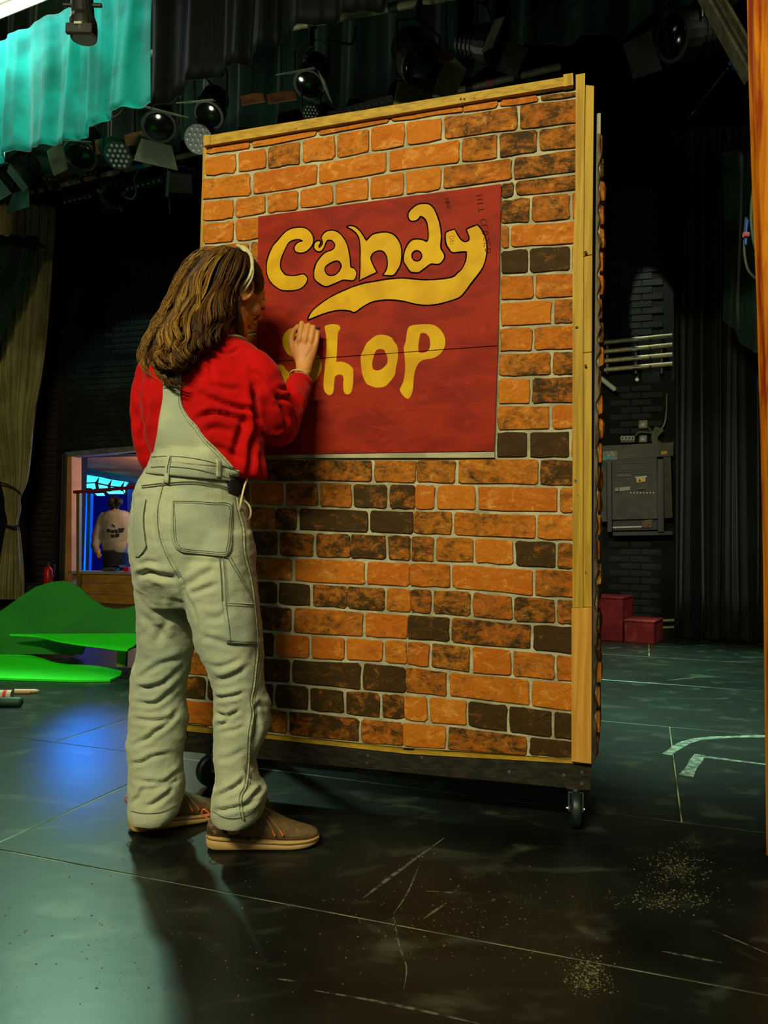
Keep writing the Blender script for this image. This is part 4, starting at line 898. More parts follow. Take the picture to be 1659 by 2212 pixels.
# ---- hair
def hair_mat():
    m = bpy.data.materials.new('brown_hair'); nt, b = NT(m); N = nt.nodes; L = nt.links; b.inputs['Roughness'].default_value = .55; b.inputs['Specular IOR Level'].default_value = .18
    a = N.new('ShaderNodeAttribute'); a.attribute_name = 'strand'
    cr = N.new('ShaderNodeValToRGB'); e = cr.color_ramp.elements; e[0].position = 0; e[0].color = sl((34,20,8)); e[1].position = 1; e[1].color = sl((158,120,48))
    x = e.new(.45); x.color = sl((66,41,14)); x = e.new(.75); x.color = sl((108,74,26)); L.new(a.outputs['Fac'], cr.inputs[0]); L.new(cr.outputs[0], b.inputs['Base Color']); return m
m_hair = hair_mat(); m_hairu = M('dark_hair_root', (46,28,10), (22,13,6), 30, .6, .5, 80, stretch=(1,1,.3))
cap = MB(); cap.ball(hd_(-.022,0,.040), (.098,.084,.086), 30, 20, E_); capV = [v.copy() for v in cap.v]
section_loft(cap, interp_secs([(585,425,500,2.33,.05),(620,405,510,2.30,.075),(660,388,508,2.27,.085),(700,362,500,2.23,.08),(740,340,478,2.18,.06),(775,332,440,2.14,.045),(800,350,415,2.125,.035)]), 24)
V, Nn, F = remeshed(cap, .007, 4, .5); V = noise_disp(V, Nn, .008, 26, (1,1,.35), 8)
hair = finish('hair', V, F, m_hairu); bvh_h = BVHTree.FromPolygons([Vector(v) for v in V], F)
B0 = smooth_path([(478,531,0),(438,546,0),(408,585,0),(385,630,0),(360,680,0),(333,728,0),(318,768,0),(326,800,0),(350,824,0)], 6)
B1 = smooth_path([(528,540,0),(532,575,0),(520,615,0),(506,655,0),(498,690,0),(480,722,0),(452,750,0),(432,785,0),(405,812,0)], 6)
strV = []; strF = []; strA = []
def strand(P, R, shade, n=5):
    mb = MB(); mb.tube(P, R, n); b = len(strV); strV.extend(mb.v); strF.extend([tuple(i+b for i in f) for f in mb.f])
    for i in range(len(P)):
        for k in range(n): strA.append(max(0, min(1, shade+.10*math.sin(i*.9+shade*20))))
hr = random.Random(11)
def gpt(a, t):
    f = t*(len(B0)-1); i = min(int(f), len(B0)-2); p = B0[i].lerp(B0[i+1], f-i); q = B1[i].lerp(B1[i+1], f-i); return p.lerp(q, a)
def depthY(px, py, t, a):
    h = bvh_h.ray_cast(CP, rayd(px, py).normalized()); base = 2.32-.20*t**.9+.09*(2*a-1)**2
    return (h[0].y-.004) if h[0] is not None else base
for lk in range(88):
    a_ = hr.random(); t0_ = 0 if hr.random() < .45 else hr.uniform(0, .5); ph = 8.0*a_+hr.uniform(-.7, .7); fr = hr.uniform(2.4, 3.1); am = hr.uniform(11, 22); lay_ = hr.random(); da = hr.uniform(-.14, .14); shl = hr.uniform(.15,.62)
    te = hr.uniform(.76, 1.12); te = min(te, hr.uniform(.5, .95)) if a_ > .75 else te
    for s in range(13):
        a = a_+hr.uniform(-.026, .026); t0 = max(0, t0_+hr.uniform(-.05,.05)); t1 = te+hr.uniform(-.05, .03); nP = 24; lay = lay_+hr.uniform(-.12,.12); P = []; R = []; rr = hr.choice([.0010,.0012,.0016,.002,.0028])
        px_, py_ = hr.uniform(-2.5,2.5), hr.uniform(-2,2); dp = hr.uniform(-.35,.35)
        for i in range(nP):
            u = i/(nP-1); t = t0+(t1-t0)*u; aa = a+da*u*u; p = gpt(min(1.0, max(-.03, aa)), min(1, t))
            wv = am*min(1, max(0, (t-.10)*1.6)); th = ph+dp+fr*6.283*(t**1.3)*1.15
            x = p.x+wv*math.sin(th)+px_+max(0,t-1)*50*math.sin(ph*3); y = p.y+wv*.45*math.cos(th)+py_+(max(0, t-1)*130)
            Y = depthY(x, y, t, a)+(.004-.030*lay-.012*(1+math.cos(th))*min(1, t*2))*(1 if t > .1 else .5)
            P.append(at(x, y, Y)); f = math.sin(math.pi*(.10+.87*u))**.6; R.append((rr*f+.0003, rr*f*.55+.0003))
        strand(P, R, shl*.9+.40*lay+hr.uniform(-.16,.16)+.55*(.38-a)-.05)  # depth shade and golden left rim light put into the strand colour
# fly-away wisps at the outer edge
for s in range(150):
    t0 = hr.uniform(.05, .8); t1 = min(1, t0+hr.uniform(.15, .35)); P = []; ph = hr.uniform(0, 6.28); out = hr.uniform(2, 17)
    for i in range(12):
        u = i/11; t = t0+(t1-t0)*u; p = gpt(-.02, t); x = p.x-out*math.sin(math.pi*u*.9)-3*u+3*math.sin(ph+u*9); y = p.y-2+4*math.cos(ph+u*7)
        P.append(at(x, y, 2.33-.2*t+.02*math.sin(ph)))
    strand(P, [.0009*(1-u_/14) for u_ in range(12)], hr.uniform(.7, 1), 4)
# smooth front hair combed back from the forehead, over the cap
cc0 = hd_(-.022,0,.040)
def capp(u, v, k=1.02):      # u: front(0)->back(1) along the side, v: ear level(0)->crown(1)
    az = math.radians(5+150*u); el = math.radians(-14+94*v); x = math.cos(az)*math.cos(el); y = math.sin(az)*math.cos(el); z = math.sin(el)
    return cc0+hf*(.098*k*x)+hs*(.084*k*y)+hu*(.086*k*z)
for s in range(260):
    v0 = hr.uniform(.12, 1.0); v1 = v0*.55+hr.uniform(-.12,.1); u0 = hr.uniform(0, .5); u1 = min(1, u0+hr.uniform(.35, .6)); P = []; R = []; rr = hr.uniform(.0012, .0032); ph = hr.uniform(0, 6)
    for i in range(12):
        u = i/11; P.append(capp(u0+(u1-u0)*u, v0+(v1-v0)*u+.02*math.sin(ph+4*u), 1.0+.03*hr.random()*.5+.02*math.sin(math.pi*u))); R.append((rr*math.sin(math.pi*(.1+.85*u))+.0003, rr*.5*math.sin(math.pi*(.1+.85*u))+.0003))
    strand(P, R, hr.uniform(0, .32))
# locks falling past the jaw
for s in range(34):
    x0 = hr.uniform(500, 520); xe = hr.uniform(512, 534); P = []; ph = hr.uniform(0, 6)
    for i in range(14):
        u = i/13; x = x0-4+(xe-x0)*u**1.2+5*math.sin(ph+u*5)*u; y = 648+88*u; P.append(at(x, y, 2.262-.004*hr.random()+.03*u*u-.01*math.sin(u*3)))
    rr = hr.uniform(.001, .0028); strand(P, [(rr*(1-.7*i/13), rr*.6*(1-.7*i/13)) for i in range(14)], hr.uniform(.1, .6))
so = mesh('hair_strands', strV, strF, m_hair, hair, True); so['kind'] = 'stuff'
at_ = so.data.attributes.new('strand', 'FLOAT', 'POINT'); at_.data.foreach_set('value', strA)
# headband of two twisted cords
def band(off, nm):
    pts = [(518,531),(530,540),(541,556),(545,576),(541,598),(530,617),(516,636),(504,656),(499,664)]; P = []
    for i, (x, y) in enumerate(pts):
        s = 4.5*math.cos(i*.55+off)
        h = bvh_h.ray_cast(CP, rayd(x+s, y).normalized()); Y = h[0].y-.016 if h[0] is not None else (P[-1].y if P else 2.33)
        P.append(at(x+s, y+s*.3, Y))
    P = smooth_path(P, 5); back = [P[0]+Vector((.0,.05,-.0)), P[0]+Vector((.01,.10,-.03))]
    MB().tube([*back[::-1], *P], (.0062,.0042), 8).build(nm, m_cream, per, True)
band(0, 'headband'); band(3.14, 'headband')

# ---- shoes
m_mesh = M('taupe_knit', (118,92,54), (98,76,44), 60, .85, .5, 300); m_sole = M('tan_foam', (196,160,96), (180,144,84), 10, .6, .1, 80); m_speck = M('dark_speckled_heel', (62,48,30), (120,96,60), 90, .8, lo=.55, hi=.6)
m_or = M('orange_cord', (220,96,40), None, rough=.7); m_lace = M('taupe_lace', (134,112,72), None, rough=.85)
def shoe(H, dirv, L_, label):
    d = Vector((dirv[0], dirv[1], 0)).normalized(); s = Vector((-d.y, d.x, 0)); up = Vector((0,0,1))
    def Q(x, y, z): return H+d*(x*L_)+s*y+up*z
    # x, half width, sole bottom, sole top, upper height, upper half width
    prof = [(0.0,.020,.014,.042,.060,.018),(.02,.030,.006,.040,.080,.027),(.07,.037,.001,.038,.098,.032),(.16,.040,0,.036,.100,.034),(.26,.040,0,.033,.096,.034),(.36,.040,0,.030,.104,.033),(.44,.041,0,.028,.112,.033),(.52,.043,0,.027,.104,.036),(.62,.046,0,.026,.086,.040),(.72,.048,0,.025,.070,.042),(.82,.047,.001,.026,.058,.041),(.90,.042,.004,.027,.051,.036),(.96,.032,.009,.029,.045,.027),(1.0,.018,.015,.031,.038,.014)]
    n = 16
    def loftx(rows_):
        mb = MB(); b = 0
        for ring in rows_: mb.v += ring
        m_ = len(rows_); k = len(rows_[0])
        for i in range(m_-1):
            for j in range(k): mb.f.append((i*k+j, i*k+(j+1) % k, (i+1)*k+(j+1) % k, (i+1)*k+j))
        mb.f.append(tuple(range(k))[::-1]); mb.f.append(tuple((m_-1)*k+j for j in range(k))); return mb
    sole = []; upp = []
    P2 = interp_secs(prof, 3)
    for x, w_, z0, z1, h, uw in P2:
        sole.append([Q(x, w_*c*(1.0), (z0+z1)/2+(z1-z0)/2*sn) for c, sn in [(math.copysign(abs(math.cos(a))**.45, math.cos(a)), math.copysign(abs(math.sin(a))**.55, math.sin(a))) for a in [6.28318*q/n for q in range(n)]]])
        upp.append([Q(x, uw*math.copysign(abs(math.cos(a))**.75, math.cos(a)), (z1-.006)+(h-z1+.006)*(.5+.5*math.copysign(abs(math.sin(a))**.8, math.sin(a)))) for a in [6.28318*q/n for q in range(n)]])
    so_ = loftx(sole).build('sole', m_sole, per, True); so_['label'] = label
    up_ = loftx(upp[1:-1]).build('shoe_upper', m_mesh, per, True); up_['label'] = label.replace('sole', 'upper')
    mb = MB(); ring = [Q(x, -(w_+.0006), z1-.004) for x, w_, z0, z1, h, uw in P2]; mb.tube(ring, .0022, 5); ring = [Q(x, (w_+.0006), z1-.004) for x, w_, z0, z1, h, uw in P2]; mb.tube(ring, .0022, 5); mb.build('sole_shade_bead', M('sole_shade_line', (120,92,50), None), so_)  # raised darker line, shade of a groove put into its colour
    hp = []
    for x, w_, z0, z1, h, uw in P2[1:17]:
        hp.append([Q(x, (uw+.0018)*math.copysign(abs(math.cos(a))**.75, math.cos(a)), (z1-.004)+(min(h, .10-.17*x)-z1)*(.5+.5*math.sin(a))) for a in [6.28318*q/n for q in range(n)]])
    loftx(hp).build('heel_counter', m_speck, up_, True)
    # laces, tongue
    mb = MB()
    for k in range(6):
        x = .46+.058*k; z = .112-.012*k-.0010*k*k*.5; w_ = .020
        mb.tube(smooth_path([Q(x, -w_, z-.008), Q(x+.01, 0, z+.001), Q(x+.02, w_, z-.008)], 3), .0026, 6)
        mb.tube(smooth_path([Q(x+.03, -w_, z-.016), Q(x+.01, 0, z-.002), Q(x, w_, z-.006)], 3), .0024, 6)
    mb.tube(smooth_path([Q(.45,0,.110), Q(.44,-.01,.128), Q(.50,-.02,.138), Q(.54,-.012,.126), Q(.47,0,.113)], 4), .003, 6)
    mb.tube(smooth_path([Q(.45,0,.110), Q(.46,-.022,.108), Q(.53,-.040,.085), Q(.60,-.046,.052)], 4), .0026, 6)
    mb.tube(smooth_path([Q(.45,0,.110), Q(.49,-.018,.104), Q(.58,-.036,.080), Q(.67,-.045,.050)], 4), .0026, 6)
    lc = mb.build('laces', m_lace, up_, True)
    mb = MB(); mb.tube([Q(.585,-.0455,.058), Q(.61,-.047,.044)], .0029, 6); mb.tube([Q(.65,-.044,.058), Q(.68,-.046,.044)], .0029, 6); mb.build('lace_tip', m_or, lc)
    MB().tube(smooth_path([Q(.03,-.004,.090), Q(-.03,-.006,.106), Q(-.05,0,.092), Q(-.01,.004,.080), Q(.02,.002,.072)], 4), .0022, 6).build('heel_loop', m_or, up_)
    MB().ball(Q(.44,0,.108), (.014,.020,.022), 12, 8).build('tongue', m_mesh, up_, True)
Hr = onfloor(446,1830); Tr = onfloor(688,1824); shoe(Hr, (Tr-Hr), (Tr-Hr).length, 'right tan foam sole'); 
Hl = onfloor(278,1796); Tl = onfloor(462,1764); shoe(Hl, (Tl-Hl), max(.285, (Tl-Hl).length), 'left tan foam sole')
# ================================================================= DRAPES
def drape(name, label, cat, base, e, s0, s1, ztop, zhem, mat, folds=10, amp=.05, nu=160, nv=14, nrm=None, hem=None, phase=0, seed=1, th=.004, kind=None, group=None, pinch=None):
    # cloth hanging along direction e from s0 to s1; folds run downwards
    e = Vector(e).normalized(); n = nrm or Vector((e.y, -e.x, 0)); vs = []; r = random.Random(seed); ph = [r.uniform(0, 6.28) for _ in range(4)]
    for i in range(nu+1):
        u = i/nu; s = s0+(s1-s0)*u; a = u*folds*2*math.pi+phase; a += .9*math.sin(u*folds*1.7+ph[0])
        f = math.sin(a); f = math.copysign(abs(f)**.7, f)+.35*math.sin(2.3*a+ph[1])
        h = zhem+(hem(u) if hem else 0)
        for j in range(nv+1):
            v = j/nv; k = .35+.65*min(1, v*1.6+.15); z = ztop+(h-ztop)*v
            o_ = amp*f*k+.3*amp*math.sin(u*7+v*3+ph[2]); sd = .012*math.sin(v*4+u*folds*3+ph[3])
            p = Vector(base)+e*(s+sd)+n*o_; p.z = z; vs.append(p)
    w_ = nv+1; fs = [(i*w_+j, i*w_+j+1, (i+1)*w_+j+1, (i+1)*w_+j) for i in range(nu) for j in range(nv)]
    k = len(vs); vs += [v-n*th for v in vs]; fs += [tuple(k+q for q in f[::-1]) for f in fs]
    bd = [(i*w_, (i+1)*w_) for i in range(nu)]+[((i+1)*w_+nv, i*w_+nv) for i in range(nu)]
    fs += [(a, b, k+b, k+a) for a, b in bd]
    o = mesh(name, vs, fs, mat, None, True, origin=Vector(base)+e*((s0+s1)/2)); return tag(o, label, cat, group, kind)
m_teal = M('teal_velvet', (3,160,150), (4,120,112), 4, .75, .1, 60, sheen=.2, spec=.1); m_velvet = M('black_velvet', (5,12,9), (3,6,5), 2.2, .6, .1, 60, spec=.08)
m_velvetg = M('dark_green_velvet', (18,52,36), (8,18,12), 1.4, .75, .1, 50, sheen=.3, spec=.1); m_leg = M('black_serge', (8,15,10), (4,7,5), 1.5, .8, .15, 50, sheen=.12, spec=.08)
b1 = Vector((-2.5,5.0,0)); e1 = Vector((.866,-.5,0))
drape('border_curtain', 'bright teal velvet border hanging at the top left corner under the tube light', 'curtain', b1, e1, -1.2, 1.24, 4.26, 3.40, m_teal, 9, .026, 240, 16, hem=lambda u: .035*math.sin(u*14+1)+.012*math.sin(u*31))
drape('border_curtain', 'black velvet border with pale fold edges, right of the teal border', 'curtain', b1, e1, 1.26, 4.4, 4.9, 3.50, m_velvet, 12, .032, 260, 16, hem=lambda u: .02*math.sin(u*23)-.05*u-.16*(1-u)**6, seed=3)
b2 = Vector((.05,5.55,0)); e2 = Vector((.906,-.423,0))
drape('border_curtain', 'dark green-black border hanging behind the row of stage lamps', 'curtain', b2, e2, -4.9, 2.7, 6.4, 4.26, m_velvetg, 22, .05, 340, 12, hem=lambda u: .03*math.sin(u*50), seed=5)
drape('masking_leg', 'tall black wing drape in even folds at the right side', 'curtain', at(1452,1374,7.35)*1, (.97,-.24,0), 0, 1.5, 4.95, .012, m_leg, 9, .07, 220, 10, seed=8)
drape('masking_leg', 'black drape swept diagonally behind the cables at upper right', 'curtain', at(1560,900,6.7)*1, (.97,-.24,0), 0, 1.2, 4.4, 2.9, m_velvetg, 5, .07, 100, 8, hem=lambda u: -1.3*u, seed=9)
# beige tied curtain at the left edge
m_beige = M('beige_canvas', (150,138,84), (120,108,62), 5, .9, .25, 90, c3=(124,150,104), lo3=.52, hi3=.7, s3=.9, stretch=(1,1,.6))
def px_cloth(name, rows_, folds, amp, mat, parent=None, n=90, seed=2, sm=True):
    r = random.Random(seed); ph = [r.uniform(0, 6.28) for _ in range(3)]; vs = []; R = interp_secs(rows_, 4)
    for py, l, r_, Y, sc in R:
        a, b = at(l, py, Y), at(r_, py, Y); 
        for i in range(n+1):
            u = i/n; q = u*folds*6.283+ph[0]+.6*math.sin(u*folds*2+ph[1]+py*.004); p = a.lerp(b, u); p = p+Vector((0,-1,0))*(amp*sc*(math.sin(q)+.4*math.sin(2.7*q+ph[2]))+.05*math.sin(math.pi*u)); vs.append(p)
    w_ = n+1; m_ = len(R); fs = [(i*w_+j, (i+1)*w_+j, (i+1)*w_+j+1, i*w_+j+1) for i in range(m_-1) for j in range(n)]
    k = len(vs); vs += [v+Vector((0,.01,0)) for v in vs]; fs += [tuple(k+q for q in f[::-1]) for f in fs]
    bd = [j for j in range(n+1)]+[i*w_+n for i in range(1, m_)]+[(m_-1)*w_+j for j in range(n-1, -1, -1)]+[i*w_ for i in range(m_-2, 0, -1)]
    for q in range(len(bd)): a, b = bd[q], bd[(q+1) % len(bd)]; fs.append((a, k+a, k+b, b))
    return mesh(name, vs, fs, mat, parent, sm, origin=None if parent else vs[0])
bc = empty('tied_curtain', at(20,1290,9.5), 'beige canvas curtain gathered with ties at the left edge', 'curtain')
px_cloth('cloth', [(446,-70,120,9.5,1),(520,-70,118,9.5,1),(620,-66,111,9.5,1),(720,-62,103,9.5,1),(820,-50,90,9.5,1),(900,-34,74,9.5,.9),(980,-12,66,9.5,.8),(1040,2,58,9.5,.6),(1075,10,44,9.5,.35),(1100,12,44,9.5,.5),(1130,17,38,9.5,.3),(1150,12,42,9.5,.5),(1200,4,46,9.5,.8),(1250,-4,49,9.5,1),(1294,-8,50,9.5,1)], 12, .035, m_beige, bc, 110)
m_cord = M('dark_cord', (24,22,14), None, rough=.9)
MB().tube(smooth_path([at(-10,1040,9.35), at(10,1045,9.33), at(30,1054,9.33), at(44,1066,9.37)], 4), .011, 6).build('tie_cord', m_cord, bc)
MB().tube(smooth_path([at(14,1136,9.42), at(27,1139,9.36), at(40,1136,9.42)], 4), .018, 6).build('tie_cord', m_cord, bc)
px_cloth('overlay_cloth', [(512,-90,84,9.1,.6),(560,-90,70,9.1,.8),(620,-90,50,9.1,1),(700,-90,12,9.1,1),(760,-90,-10,9.1,1)], 5, .06, m_velvetg, None, 50, 5)
o = bpy.data.objects['overlay_cloth']; o.name = 'draped_cloth'; tag(o, 'dark green-black cloth hanging diagonally over the beige curtain', 'cloth')
mb = MB(); mb.tube([at(-40,508,9.0), at(0,514,9.0), at(52,524,9.0), at(95,532,9.0)], .022, 8)
for k in range(16):
    q = at(-20+k*7.4, 511+k*1.4, 8.98); mb.tube([q, q+Vector((rnd.uniform(-.03,.03), 0, rnd.uniform(-.05,.05)))], .009, 4)
tag(mb.build('twig_garland', M('twig', (30,24,12), None, rough=.9), None, origin=at(40,520,9)), 'thin dark twiggy rod across the top of the beige curtain', 'rod')

# ================================================================= STAGE LIGHTING BARS
m_bar = M('grey_bar', (150,150,105), (110,112,80), 10, .45, .1, 40); m_lamp = M('lamp_housing', (34,35,27), (20,21,17), 12, .5); m_door = M('barn_door_grey', (98,106,80), (70,76,58), 8, .6); m_gel = M('orange_lit_plate', (140,84,34), (90,52,22), 10, .7); m_lens = M('lens_grey', (130,140,120), None, rough=.25); m_glass = M('lamp_glass', (10,12,10), None, rough=.12); m_cable = M('cable_grey', (70,74,58), None, rough=.6)
def bar(name, a, b, r_, label, tapes=()):
    root = empty(name, a, label, 'bar'); MB().tube([a, b], r_, 16).build('pipe', m_bar, root)
    for t, c in tapes:
        p = a.lerp(b, t); d = (b-a).normalized(); MB().tube([p-d*.03, p+d*.03], r_+.002, 14).build('tape_band', c, root)
    return root
mt = {k: M('tape_'+k, c, None, rough=.6) for k, c in {'pink':(200,110,120),'green':(20,130,50),'blue':(40,120,170),'black':(12,12,10),'white':(190,190,170)}.items()}
A1, B1_ = at(64,416,8.1), at(1212,143,5.8); A1 = A1; 
bar('lighting_bar', A1, B1_, .026, 'long grey lighting bar with tape bands running behind the top of the flat', [(t, mt[c]) for t, c in ((.02,'black'),(.045,'black'),(.06,'green'),(.075,'black'),(.09,'pink'),(.098,'white'),(.135,'black'),(.145,'pink'),(.175,'black'),(.2,'white'),(.228,'black'),(.262,'blue'),(.272,'blue'),(.30,'black'),(.33,'white'),(.9,'pink'),(.87,'black'),(.94,'black'))])
A2, B2 = at(-60,262,5.95)+Vector((0,0,.28)), at(1180,60,4.05)+Vector((0,0,.28)); 
bar('lighting_bar', A2, B2, .024, 'second lighting bar in front of the green-black border, half hidden by lamps', [(t, mt['black']) for t in (.2,.35,.6,.8)])
def frame(d):
    d = Vector(d).normalized(); s = d.cross(Vector((0,0,1))).normalized(); return d, s, s.cross(d).normalized()
def clamp_yoke(root, c, top, s, w_, r_):
    mb = MB(); mb.tube([c+s*w_, c+s*w_+(top-c)*.55, c+(top-c)*.72, c-s*w_+(top-c)*.55, c-s*w_], .008, 6); mb.build('yoke', m_lamp, root)
    mb = MB(); mb.bbox(c+(top-c)*.86, (.03,.03,(top-c).length*.3), .004); mb.tube([top-s*.02, top+s*.02], .040, 12); mb.build('clamp', m_lamp, root)
def fresnel(px, py, Y, aim, size, label, up, doors=(1,1,1,1), name='fresnel_lamp', dcol=None, group='barn door stage lamps hanging above the stage'):
    c = at(px, py, Y); d, s, u = frame(aim); R = size
    root = empty(name, c, label, 'stage lamp', group); mb = MB()
    mb.tube([c-d*R*1.6, c-d*R*1.5, c-d*R*.2, c-d*R*.15, c+d*R*.5, c+d*R*.55], [R*.55,R*.75,R*.8,R*.95,R*.95,R*.9], 20); 
    for k in range(4): mb.tube([c-d*R*(1.35-.28*k), c-d*R*(1.30-.28*k)], R*.84, 16)
    mb.build('housing', m_lamp, root, False)
    MB().tube([c+d*R*.54, c+d*R*.6], [R*.78,R*.70], 20).build('lens', m_glass, root, True)
    for k, (a, b) in enumerate(((u, s), (-u, s), (s, u), (-s, u))):
        if not doors[k]: continue
        h = c+d*R*.6+a*R*.85; o_ = (d*.86+a*.5).normalized(); w0, w1, L_ = R*.8, R*(1.15 if k < 2 else .7), R*(1.3 if k < 2 else 1.1)
        nn = o_.cross(b).normalized()*.003
        MB().prism([h-b*w0, h+b*w0, h+o_*L_+b*w1, h+o_*L_-b*w1], nn*-1, nn).build('barn_door', dcol or m_door, root)
    clamp_yoke(root, c, c+up, s, R*1.05, .02); return root
def ledpar(px, py, Y, aim, size, label, up, group='LED lamps with lens clusters'):
    c = at(px, py, Y); d, s, u = frame(aim); R = size; root = empty('led_par', c, label, 'stage lamp', group)
    MB().tube([c-d*R*1.5, c-d*R*1.2, c, c+d*.02, c+d*.025], [R*.5,R*.85,R,R,R*.93], 20).build('housing', m_lamp, root)
    mb = MB()
    for i in range(-2, 3):
        for j in range(-2, 3):
            q = (i+.5*(j % 2))*.36*R, j*.33*R
            if math.hypot(*q) < .82*R: mb.ball(c+d*.027+s*q[0]+u*q[1], R*.13, 8, 5)
    x = mb.build('lens_cluster', m_lens, root, True); clamp_yoke(root, c, c+up, s, R*1.08, .02); return root
def hang(px, py, bar_=2):
    a, b = (A2, B2) if bar_ == 2 else (A1, B1_); t = min((abs(toP(a.lerp(b, k/400))[0]-px), k) for k in range(401))[1]/400; q = a.lerp(b, t); c = at(px, py, q.y); return q.y, q-c
U = Vector((0,0,.33)); dn = Vector((-.1,-.75,-.65))
fresnel(178,325,hang(178,325)[0],(.05,-.55,-.83),.13,'stage lamp with one broad grey barn door, left of the hanging grey trapezoid lamp',hang(178,325)[1],(1,0,1,0))
fresnel(342,262,hang(342,262)[0],(.25,-.5,-.83),.13,'stage lamp with a wide grey trapezoid barn door above the left end of the flat',hang(342,262)[1],(1,1,0,0))
fresnel(455,238,hang(455,238)[0],(-.1,-.5,-.85),.11,'stage lamp with small square grey door just above the corner of the flat',hang(455,238)[1],(1,0,0,0))
fresnel(672,172,hang(672,172)[0],(-.15,-.45,-.88),.11,'stage lamp with square grey door above the top batten, left of centre',hang(672,172)[1],(1,0,0,1))
fresnel(905,130,hang(905,130)[0],(.3,-.55,-.78),.14,'stage lamp with a large slanted olive barn door above the flat',hang(905,130)[1],(0,1,0,1),dcol=M('olive_door', (104,106,52), (80,84,44), 8, .6))
fresnel(1050,95,hang(1050,95)[0],(.75,-.5,-.45),.11,'stage lamp with two pale triangular door tips above the right half of the flat',hang(1050,95)[1],(0,0,1,1))
fresnel(35,375,6.6,(-.3,-.5,-.8),.14,'stage lamp at the far left with a pale folded door hanging down',Vector((0,0,.5)),(1,1,1,1),dcol=M('pale_door', (130,150,125), (96,110,92), 6, .6))
fresnel(1475,75,4.3,(-.9,-.3,-.35),.15,'domed stage lamp pointing left at the upper right corner',Vector((0,0,.5)),(0,0,1,0))
ledpar(118,386,hang(118,386,1)[0],(.1,-.7,-.6),.13,'LED lamp with lens cluster at the left end of the long bar',hang(118,386,1)[1])
ledpar(257,335,hang(257,335)[0],(.05,-.8,-.6),.10,'LED lamp with lens cluster above the middle of the visible long bar',hang(257,335)[1])
ledpar(430,300,hang(430,300)[0],(.05,-.8,-.6),.10,'LED lamp with lens cluster beside the top left corner of the flat',hang(430,300)[1])
ledpar(672,243,hang(672,243)[0],(.05,-.8,-.6),.055,'small LED lamp with round lens cluster just above the top batten',hang(672,243)[1])
# round lamp with open ring hung under the long bar
def underbar(px, py, t): return at(px, py, A1.lerp(B1_, t).y)
c = underbar(244,424,.155); rootf = empty('round_flood', c, 'round grey flood lamp hanging open-mouthed below the long bar', 'stage lamp'); d, s, u = frame((-.05,-.85,-.52))
mb = MB(); mb.tube([c-d*.20, c-d*.16, c, c+d*.03], [.06,.10,.115,.13], 20, cap=False); mb.tube([c-d*.2,c-d*.19],[.06,.05],20); mb.build('housing', M('flood_grey', (84,90,68), (56,60,46), 8, .6), rootf, True)
MB().tube([c-d*.04, c-d*.03], [.11,.10], 20).build('dark_glass', M('dark_glass', (6,8,6), None, rough=.15), rootf)
mb = MB(); 
for k in range(5): a = k*1.2566+.4; q = c+d*.03+s*(.135*math.cos(a))+u*(.135*math.sin(a)); mb.bbox(q, (.05,.012,.035), .002, s*math.cos(a)+u*math.sin(a), d)
mb.build('gel_clip', m_door, rootf); clamp_yoke(rootf, c, c+Vector((0,0,.26)), s, .14, .02)
c = underbar(392,392,.29); fl = empty('box_flood', c, 'square box flood lamp under the long bar beside the flat', 'stage lamp'); d, s, u = frame((.1,-.8,-.6))
MB().bbox(c, (.24,.16,.2), .01, s, d, u).build('housing', m_lamp, fl); MB().bbox(c+d*.083, (.2,.004,.16), .001, s, d, u).build('dark_glass', M('flood_glass', (24,30,24), None, rough=.2), fl)
MB().prism([c+s*.12+u*.12+d*.08, c+s*.15-u*.13+d*.10, c+s*.12-u*.13+d*.10, c+s*.09+u*.1+d*.08], d*0, d*.006).build('side_door', m_door, fl); clamp_yoke(fl, c, c+Vector((0,0,.22)), s, .13, .02)
# plates hung between the lamps, the orange light on them put into their colour
for px, py, Y, w_, h_, r_, l in ((140,378,7.2,.20,.10,.2,'small orange plate left of the long bar end'),(108,345,7.0,.17,.16,-.1,'orange bracket between the left LED lamp and the drapes'),(236,312,6.1,.23,.13,.15,'orange plate right of the grey trapezoid lamp'),(302,296,5.9,.24,.10,.22,'slanted orange plate below the black border hem'),(545,212,5.2,.16,.07,.2,'small orange plate above the top batten near its left end'),(608,208,5.1,.20,.07,.18,'dull orange plate above the top batten left of the small LED lamp'),(965,118,4.5,.10,.07,.2,'small amber plate right of the olive barn door')):
    Yh_, up_v = hang(px, py, 1 if px in (140,108) else 2); w_ *= Yh_/Y; h_ *= Yh_/Y; c = at(px, py, Yh_); e_ = Vector((math.cos(r_), 0, math.sin(r_))); k_ = Vector((-math.sin(r_), 0, math.cos(r_)))
    rt = empty('gel_frame', c, l, 'plate', 'orange plates hanging between the lamps'); MB().prism([c-e_*w_/2-k_*h_/2, c+e_*w_/2-k_*h_/2, c+e_*w_/2+k_*h_*.3, c+e_*w_*.1+k_*h_*.5, c-e_*w_/2+k_*h_*.4], Vector((0,0,0)), Vector((0,.012,0))).build('plate', m_gel, rt)
    MB().tube([c+Vector((0,.006,0)), c+up_v], .005, 5).build('hanger', m_lamp, rt)
